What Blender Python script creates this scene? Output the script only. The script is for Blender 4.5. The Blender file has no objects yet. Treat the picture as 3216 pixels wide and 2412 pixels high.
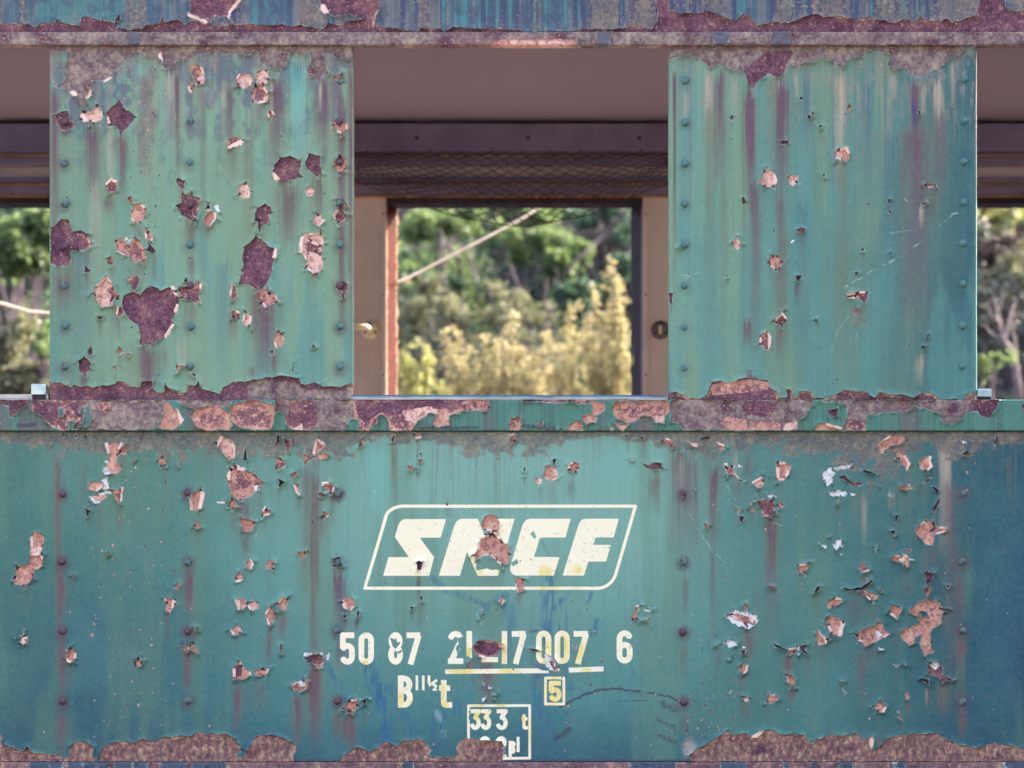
# Weathered railway carriage side with open windows, scrub on the bank behind it.
# 1 survey unit of the painted side is 1 mm; the side stands in the plane y = 0, outside is -y.
import bpy, bmesh, math, random
import numpy as np
from mathutils import Vector, Matrix

random.seed(11)
rng = np.random.default_rng(11)
SC = bpy.context.scene
COL = SC.collection
EYE_Z = 0.627           # height of the lens
CAM_D = 12.3            # lens to painted side
STEP = 2.1              # mesh pitch of the painted side in mm
SU = 804.0 / 2084.0     # survey tile unit in mm


def lin(r, g, b):
    def f(c):
        c /= 255.0
        return c / 12.92 if c <= 0.04045 else ((c + 0.055) / 1.055) ** 2.4
    return (f(r), f(g), f(b))


def wx(px):
    return (px - 1608.0) / 1000.0


def wz(py):
    return EYE_Z + (2885.0 - py) / 1000.0


def at(px, py, y):
    """Point at depth y lying behind the survey position (px, py) as seen from the lens."""
    k = (CAM_D + y) / CAM_D
    return Vector((wx(px) * k, y, EYE_Z + (2885.0 - py) / 1000.0 * k))


# ---------------------------------------------------------------- object helpers
def link(o, parent=None):
    COL.objects.link(o)
    if parent is not None:
        o.parent = parent
    return o


def empty(name, loc, label, cat, group=None):
    o = bpy.data.objects.new(name, None)
    o.location = loc
    link(o)
    tag(o, label, cat, group)
    return o


def tag(o, label=None, cat=None, group=None, kind=None):
    if label: o['label'] = label
    if cat: o['category'] = cat
    if group: o['group'] = group
    if kind: o['kind'] = kind
    return o


def mesh_np(name, verts, faces, mats, parent=None, smooth=True, attrs=None, colors=None):
    """faces: int array (n, k) with k = 3 or 4."""
    me = bpy.data.meshes.new(name)
    verts = np.asarray(verts, np.float32)
    faces = np.asarray(faces, np.int32)
    n, k = faces.shape
    me.vertices.add(len(verts))
    me.vertices.foreach_set('co', verts.ravel())
    me.loops.add(n * k)
    me.loops.foreach_set('vertex_index', faces.ravel())
    me.polygons.add(n)
    me.polygons.foreach_set('loop_start', np.arange(0, n * k, k, dtype=np.int32))
    me.polygons.foreach_set('use_smooth', np.full(n, smooth, bool))
    for kk, v in (attrs or {}).items():
        a = me.attributes.new(kk, 'FLOAT', 'POINT')
        a.data.foreach_set('value', np.asarray(v, np.float32).ravel())
    for kk, v in (colors or {}).items():
        a = me.attributes.new(kk, 'FLOAT_COLOR', 'POINT')
        a.data.foreach_set('color', np.asarray(v, np.float32).ravel())
    me.update(calc_edges=True)
    me.validate()
    for m in (mats if isinstance(mats, (list, tuple)) else [mats]):
        me.materials.append(m)
    o = bpy.data.objects.new(name, me)
    return link(o, parent)


def mesh_bm(name, bm, mat, parent=None, smooth=False):
    me = bpy.data.meshes.new(name)
    bmesh.ops.recalc_face_normals(bm, faces=bm.faces)
    for f in bm.faces:
        f.smooth = smooth
    bm.to_mesh(me)
    bm.free()
    me.materials.append(mat)
    o = bpy.data.objects.new(name, me)
    return link(o, parent)


def box(bm, x0, x1, y0, y1, z0, z1, bev=0.0):
    r = bmesh.ops.create_cube(bm, size=1.0, matrix=Matrix.Translation(((x0 + x1) / 2, (y0 + y1) / 2, (z0 + z1) / 2)) @
                              Matrix.Diagonal((abs(x1 - x0), abs(y1 - y0), abs(z1 - z0), 1)))
    if bev > 0:
        es = set()
        for v in r['verts']:
            es.update(v.link_edges)
        bmesh.ops.bevel(bm, geom=list(es), offset=bev, segments=2, affect='EDGES', profile=0.6)


def tube(bm, pts, rad, seg=8, cap=True):
    pts = [Vector(p) for p in pts]
    rads = rad if isinstance(rad, (list, tuple)) else [rad] * len(pts)
    rings = []
    up = Vector((0.13, 0.31, 0.94))
    for i, p in enumerate(pts):
        t = (pts[min(i + 1, len(pts) - 1)] - pts[max(i - 1, 0)]).normalized()
        a = t.cross(up)
        if a.length < 1e-4:
            a = t.cross(Vector((1, 0, 0)))
        a.normalize()
        b = t.cross(a)
        rings.append([bm.verts.new(p + (a * math.cos(q) + b * math.sin(q)) * rads[i])
                      for q in (2 * math.pi * j / seg for j in range(seg))])
    for i in range(len(rings) - 1):
        for j in range(seg):
            bm.faces.new((rings[i][j], rings[i][(j + 1) % seg], rings[i + 1][(j + 1) % seg], rings[i + 1][j]))
    if cap:
        bm.faces.new(rings[0][::-1])
        bm.faces.new(rings[-1])


def spline(pts, n):
    """Catmull-Rom through pts."""
    pts = [Vector(p) for p in pts]
    P = [pts[0] * 2 - pts[1]] + pts + [pts[-1] * 2 - pts[-2]]
    out = []
    for i in range(1, len(P) - 2):
        for k in range(n):
            t = k / n
            a, b, c, d = P[i - 1], P[i], P[i + 1], P[i + 2]
            out.append(0.5 * ((2 * b) + (c - a) * t + (2 * a - 5 * b + 4 * c - d) * t * t + (3 * b - a - 3 * c + d) * t ** 3))
    out.append(pts[-1])
    return out


# ---------------------------------------------------------------- numpy noise
_T = {}


def vn(x, y, seed):
    """Value noise 0..1."""
    if seed not in _T:
        _T[seed] = np.random.default_rng(seed).random((256, 256)).astype(np.float32)
    t = _T[seed]
    xi = np.floor(x).astype(np.int64); yi = np.floor(y).astype(np.int64)
    fx = (x - xi).astype(np.float32); fy = (y - yi).astype(np.float32)
    fx = fx * fx * (3 - 2 * fx); fy = fy * fy * (3 - 2 * fy)
    x0 = xi & 255; x1 = (xi + 1) & 255; y0 = yi & 255; y1 = (yi + 1) & 255
    return (t[x0, y0] * (1 - fx) + t[x1, y0] * fx) * (1 - fy) + (t[x0, y1] * (1 - fx) + t[x1, y1] * fx) * fy


def fbm(x, y, seed, o=3):
    s = 0; a = 1.0; w = 0
    for i in range(o):
        s = s + a * vn(x * 2 ** i, y * 2 ** i, seed + i); w += a; a *= 0.55
    return s / w


def sstep(a, b, x):
    t = np.clip((x - a) / (b - a), 0, 1)
    return t * t * (3 - 2 * t)


def poly_sdf(X, Y, P):
    """Signed distance to a closed polygon, negative inside."""
    d = np.full(X.shape, 1e9, np.float32)
    s = np.ones(X.shape, np.float32)
    n = len(P)
    for i in range(n):
        ax, ay = P[i]; bx, by = P[i - 1]
        ex, ey = bx - ax, by - ay
        wx_, wy_ = X - ax, Y - ay
        L = ex * ex + ey * ey + 1e-9
        t = np.clip((wx_ * ex + wy_ * ey) / L, 0, 1)
        d = np.minimum(d, (wx_ - ex * t) ** 2 + (wy_ - ey * t) ** 2)
        c1 = Y >= ay; c2 = Y < by; c3 = ex * wy_ > ey * wx_
        flip = (c1 & c2 & c3) | (~c1 & ~c2 & ~c3)
        s = np.where(flip, -s, s)
    return s * np.sqrt(d)


# ---------------------------------------------------------------- shader helper
class G:
    def __init__(self, name):
        self.m = bpy.data.materials.new(name)
        self.m.use_nodes = True
        self.t = self.m.node_tree
        self.t.nodes.clear()
        self.out = self.t.nodes.new('ShaderNodeOutputMaterial')
        self.co = self.t.nodes.new('ShaderNodeTexCoord').outputs['Object']

    def set(self, sock, v):
        if isinstance(v, bpy.types.NodeSocket):
            self.t.links.new(v, sock)
        elif isinstance(v, (tuple, list)):
            sock.default_value = (*v, 1.0) if sock.type == 'RGBA' and len(v) == 3 else v
        else:
            sock.default_value = v

    def vec(self, scale):
        n = self.t.nodes.new('ShaderNodeMapping')
        n.inputs['Scale'].default_value = scale
        self.set(n.inputs['Vector'], self.co)
        return n.outputs[0]

    def noise(self, scale, detail=3.0, vec=None, rough=0.55, dist=0.0):
        n = self.t.nodes.new('ShaderNodeTexNoise')
        self.set(n.inputs['Vector'], vec if vec is not None else self.co)
        n.inputs['Scale'].default_value = scale
        n.inputs['Detail'].default_value = detail
        n.inputs['Roughness'].default_value = rough
        n.inputs['Distortion'].default_value = dist
        return n.outputs[0]

    def voro(self, scale, vec=None):
        n = self.t.nodes.new('ShaderNodeTexVoronoi')
        self.set(n.inputs['Vector'], vec if vec is not None else self.co)
        n.inputs['Scale'].default_value = scale
        return n.outputs['Distance']

    def attr(self, name, col=False):
        n = self.t.nodes.new('ShaderNodeAttribute')
        n.attribute_name = name
        return n.outputs['Color' if col else 'Fac']

    def math(self, op, a, b=0.0, c=0.0, clamp=False):
        n = self.t.nodes.new('ShaderNodeMath')
        n.operation = op
        n.use_clamp = clamp
        self.set(n.inputs[0], a); self.set(n.inputs[1], b); self.set(n.inputs[2], c)
        return n.outputs[0]

    def add(self, *a):
        r = a[0]
        for b in a[1:]:
            r = self.math('ADD', r, b)
        return r

    def mul(self, a, b):
        return self.math('MULTIPLY', a, b)

    def madd(self, a, b, c):
        return self.math('MULTIPLY_ADD', a, b, c)

    def map(self, v, a, b, c=0.0, d=1.0, smooth=True):
        n = self.t.nodes.new('ShaderNodeMapRange')
        n.interpolation_type = 'SMOOTHSTEP' if smooth else 'LINEAR'
        self.set(n.inputs['Value'], v)
        n.inputs['From Min'].default_value = a; n.inputs['From Max'].default_value = b
        n.inputs['To Min'].default_value = c; n.inputs['To Max'].default_value = d
        return n.outputs[0]

    def mix(self, a, b, f, mode='MIX'):
        n = self.t.nodes.new('ShaderNodeMix')
        n.data_type = 'RGBA'
        n.blend_type = mode
        n.clamp_factor = True
        self.set(n.inputs[0], f); self.set(n.inputs[6], a); self.set(n.inputs[7], b)
        return n.outputs[2]

    def ramp(self, f, stops):
        n = self.t.nodes.new('ShaderNodeValToRGB')
        e = n.color_ramp.elements
        while len(e) < len(stops):
            e.new(0.5)
        for i, (p, c) in enumerate(stops):
            e[i].position = p
            e[i].color = (*c, 1.0)
        self.set(n.inputs[0], f)
        return n.outputs[0]

    def bump(self, h, strength, dist):
        n = self.t.nodes.new('ShaderNodeBump')
        self.set(n.inputs['Height'], h)
        self.set(n.inputs['Strength'], strength)
        n.inputs['Distance'].default_value = dist
        return n.outputs[0]

    def bsdf(self, color, rough=0.6, normal=None, metal=0.0, spec=0.5, trans=None):
        n = self.t.nodes.new('ShaderNodeBsdfPrincipled')
        self.set(n.inputs['Base Color'], color)
        self.set(n.inputs['Roughness'], rough)
        self.set(n.inputs['Metallic'], metal)
        self.set(n.inputs['Specular IOR Level'], spec)
        if normal is not None:
            self.set(n.inputs['Normal'], normal)
        sh = n.outputs[0]
        if trans is not None:
            col, f = trans
            tr = self.t.nodes.new('ShaderNodeBsdfTranslucent')
            self.set(tr.inputs[0], col)
            mx = self.t.nodes.new('ShaderNodeMixShader')
            mx.inputs[0].default_value = f
            self.t.links.new(sh, mx.inputs[1]); self.t.links.new(tr.outputs[0], mx.inputs[2])
            sh = mx.outputs[0]
        self.t.links.new(sh, self.out.inputs[0])
        return self.m


# ---------------------------------------------------------------- materials
PINK = lin(224, 190, 186); SALMON = lin(196, 148, 138); CREAM = lin(243, 236, 214)


def rust_ramp(g, f):
    return g.ramp(f, [(0.28, lin(62, 40, 60)), (0.44, lin(96, 64, 84)), (0.56, lin(120, 84, 100)), (0.74, lin(160, 122, 116))])


def crust_ramp(g, f):
    return g.ramp(f, [(0.30, lin(66, 54, 72)), (0.45, lin(116, 100, 108)), (0.57, lin(148, 132, 130)), (0.76, lin(190, 174, 156))])


def painted_steel():
    g = G('weathered_painted_steel')
    nf = g.noise(230, 4); nm = g.noise(70, 4); nb = g.noise(17, 4)
    nv = g.noise(1, 4, g.vec((120, 60, 7)))
    nvr = g.noise(1, 5, g.vec((74, 50, 40)))
    sd0 = g.attr('sdf'); lev = g.attr('lev'); crust = g.attr('crust'); white = g.attr('white'); lip = g.attr('lip')
    streaky = g.attr('streaky')
    sd = g.add(sd0, g.madd(nf, 4.0, -2.0))
    inp = g.map(sd, -0.7, 0.7, 1.0, 0.0)
    inc = g.map(g.add(g.attr('chip'), g.madd(nf, 3.0, -1.5)), -0.8, 0.8, 1.0, 0.0)
    inp = g.math('MAXIMUM', inp, inc)
    # bare patches
    deep = g.mul(g.map(sd0, -11, -1.5, 0.08, -0.34), g.mul(g.map(nb, 0.42, 0.6), g.map(lev, 0.95, 0.5, 0.35, 1.0)))
    deep = g.add(deep, g.map(sd0, -34, -9, 0.16, 0.0))
    rf = g.add(lev, g.madd(nm, 1.3, -0.65), g.madd(nf, 0.7, -0.35), deep)
    r = g.map(rf, 0.40, 0.64)
    pink = g.mix(PINK, SALMON, g.map(g.add(lev, g.madd(nm, 0.5, -0.25)), 0.05, 0.24))
    pink = g.mix(pink, lin(228, 188, 172), g.map(nb, 0.5, 0.66, 0, 0.7))
    pink = g.mix(pink, lin(166, 108, 104), g.map(g.add(g.mul(nf, 0.5), g.mul(nm, 0.5)), 0.48, 0.62))
    pink = g.mix(pink, lin(104, 66, 84), g.map(g.add(g.mul(nf, 0.45), g.mul(nm, 0.4), g.mul(nb, 0.15), g.madd(lev, 0.12, 0)), 0.61, 0.68))
    pink = g.mix(pink, lin(120, 70, 72), g.map(g.noise(330, 2), 0.66, 0.72))
    rust = rust_ramp(g, g.add(g.madd(nb, 0.6, 0.0), g.madd(nf, 0.7, -0.25), g.madd(nm, 0.5, -0.15)))
    tan = g.ramp(g.add(g.mul(nvr, 0.75), g.mul(nm, 0.25)), [(0.36, lin(70, 46, 62)), (0.47, lin(112, 78, 84)), (0.55, lin(152, 112, 104)), (0.65, lin(208, 172, 142))])
    rust = g.mix(rust, tan, g.mul(streaky, g.map(nb, 0.30, 0.5)))
    rust = g.mix(rust, lin(214, 168, 146), g.mul(g.map(g.add(g.mul(nm, 0.65), g.mul(nf, 0.35)), 0.58, 0.66), g.map(lev, 1.0, 0.6, 0.12, 0.7)))
    pc = g.mix(pink, rust, r)
    crc = crust_ramp(g, g.add(g.mul(nf, 0.3), g.mul(nb, 0.6), g.mul(nm, 0.55), -0.22))
    pc = g.mix(pc, crc, g.mul(crust, g.map(g.add(nb, g.madd(nm, 0.35, -0.17)), 0.30, 0.47)))
    pc = g.mix(pc, g.mix(lin(232, 232, 240), lin(170, 180, 196), g.map(nm, 0.45, 0.7)), g.mul(white, g.map(nf, 0.72, 0.6)))
    pc = g.mix(pc, g.mix(PINK, lin(244, 214, 208), nm), lip)
    # paint
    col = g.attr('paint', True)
    col = g.mix(col, g.mix(lin(150, 160, 140), lin(46, 70, 92), g.map(g.add(g.mul(nm, 0.6), g.mul(nb, 0.4)), 0.36, 0.64)), 0.08)
    shade = g.add(g.madd(nv, 0.13, 0.84), g.madd(nf, 0.16, 0.0), g.madd(nb, 0.10, -0.03))
    col = g.mix(col, g.mix((0, 0, 0), (1, 1, 1), shade), 1.0, 'MULTIPLY')
    spk = g.map(g.voro(85), 0.05, 0.09, 1.0, 0.0)
    col = g.mix(col, lin(62, 74, 92), g.mul(spk, g.map(g.noise(9, 2), 0.56, 0.64)))
    wsp = g.map(g.voro(64, g.vec((1.1, 1, 0.95))), 0.045, 0.085, 1.0, 0.0)
    col = g.mix(col, lin(176, 194, 190), g.mul(wsp, g.map(g.noise(6, 2), 0.56, 0.66)))
    # lichen and soot
    gr = g.attr('grime')
    gm = g.map(g.add(gr, g.madd(nm, 1.0, -0.5), g.madd(nf, 0.8, -0.4)), 0.36, 0.66)
    lich = g.ramp(g.add(g.mul(nf, 0.4), g.mul(nm, 0.45), g.mul(nb, 0.35), -0.1), [(0.34, lin(54, 58, 74)), (0.46, lin(100, 96, 98)), (0.55, lin(144, 130, 118)), (0.66, lin(184, 170, 146))])
    lich = g.mix(lich, g.mix(lin(64, 76, 104), lin(140, 116, 104), nb), 0.4)
    col = g.mix(col, lich, g.mul(gm, 0.78))
    sc = g.attr('scuff')
    sm = g.map(g.add(sc, g.madd(g.noise(1, 3, g.vec((110, 80, 300))), 1.3, -0.65)), 0.42, 0.55)
    col = g.mix(col, g.mix(lin(52, 56, 82), lin(86, 66, 84), nm), g.mul(sm, 0.8))
    # lettering
    lt = g.attr('letter')
    lm = g.map(g.add(lt, g.madd(nf, 1.0, -0.5)), -0.9, 0.9, 1.0, 0.0)
    lm = g.mul(lm, g.map(g.add(g.mul(g.noise(260, 2), 0.75), g.mul(nb, 0.25)), 0.68, 0.64))
    lcol = g.mix(CREAM, lin(234, 214, 128), g.attr('yellow'))
    lcol = g.mix(lcol, lin(196, 186, 168), g.map(g.add(nm, g.madd(nf, 0.5, -0.25)), 0.58, 0.72, 0, 0.6))
    col = g.mix(col, lcol, lm)
    # pale broken edge of the paint film
    rim = g.mul(g.mul(g.map(sd, 0.2, 0.9), g.map(sd, 3.2, 1.4)), g.math('SUBTRACT', 1.0, inc))
    col = g.mix(col, lin(186, 200, 198), g.mul(rim, g.map(nm, 0.42, 0.62, 0, 0.6)))
    fin = g.mix(col, pc, inp)
    rough = g.add(g.mul(inp, 0.35), g.mul(gm, 0.2), g.madd(nv, 0.18, 0.40))
    crst = g.add(g.mul(crust, g.mul(inp, 1.0)), g.mul(gm, 0.35), g.mul(inp, 0.35), g.mul(white, 0.6), 0.05)
    h = g.add(g.mul(nf, 0.7), g.mul(nm, 0.9))
    return g.bsdf(fin, rough, g.bump(h, g.math('MINIMUM', crst, 1.0), 0.004), spec=0.2)


def rivet_mat(name, rusty):
    g = G(name)
    n = g.noise(90, 4); n2 = g.noise(300, 3)
    paint = g.mix(lin(84, 126, 126), lin(58, 100, 112), n)
    rust = g.mix(lin(56, 46, 74), lin(108, 74, 88), n2)
    c = g.mix(paint, rust, g.map(g.add(n, g.madd(n2, 0.4, -0.2)), 0.62 - rusty, 0.72 - rusty))
    return g.bsdf(c, 0.5, g.bump(n2, 0.35, 0.002), spec=0.4)


def plain(name, a, b, scale=12, rough=0.6, bump=0.15, metal=0.0, spec=0.4, stretch=None):
    g = G(name)
    v = g.vec(stretch) if stretch else None
    n = g.noise(scale, 5, v); n2 = g.noise(scale * 9, 3, v)
    c = g.mix(a, b, g.map(g.add(g.mul(n, 0.8), g.mul(n2, 0.25)), 0.36, 0.68))
    return g.bsdf(c, g.madd(n2, 0.2, rough - 0.1), g.bump(n2, bump, 0.003), metal=metal, spec=spec)


def leaf_mat(name, dark, mid, light, trans, tf=0.4):
    k = 0.86 if 'straw' in name else 0.68
    dark, mid, light, trans = [tuple(k * (0.82 * q + 0.18 * c[1]) for q in c) for c in (dark, mid, light, trans)]
    g = G(name)
    r = g.attr('rnd')
    n = g.noise(3.0, 3)
    f = g.add(g.mul(r, 0.6), g.mul(n, 0.45))
    c = g.ramp(f, [(0.15, dark), (0.5, mid), (0.85, light)])
    return g.bsdf(c, 0.5, spec=0.35, trans=(g.mix(c, trans, 0.6), tf))

SUN_ELEV, SUN_AZ, SUN_E, SKY_S, EXPO, FAPERT = 33.0, 54.0, 3.0, 0.15, 2.9, 0.05
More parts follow.
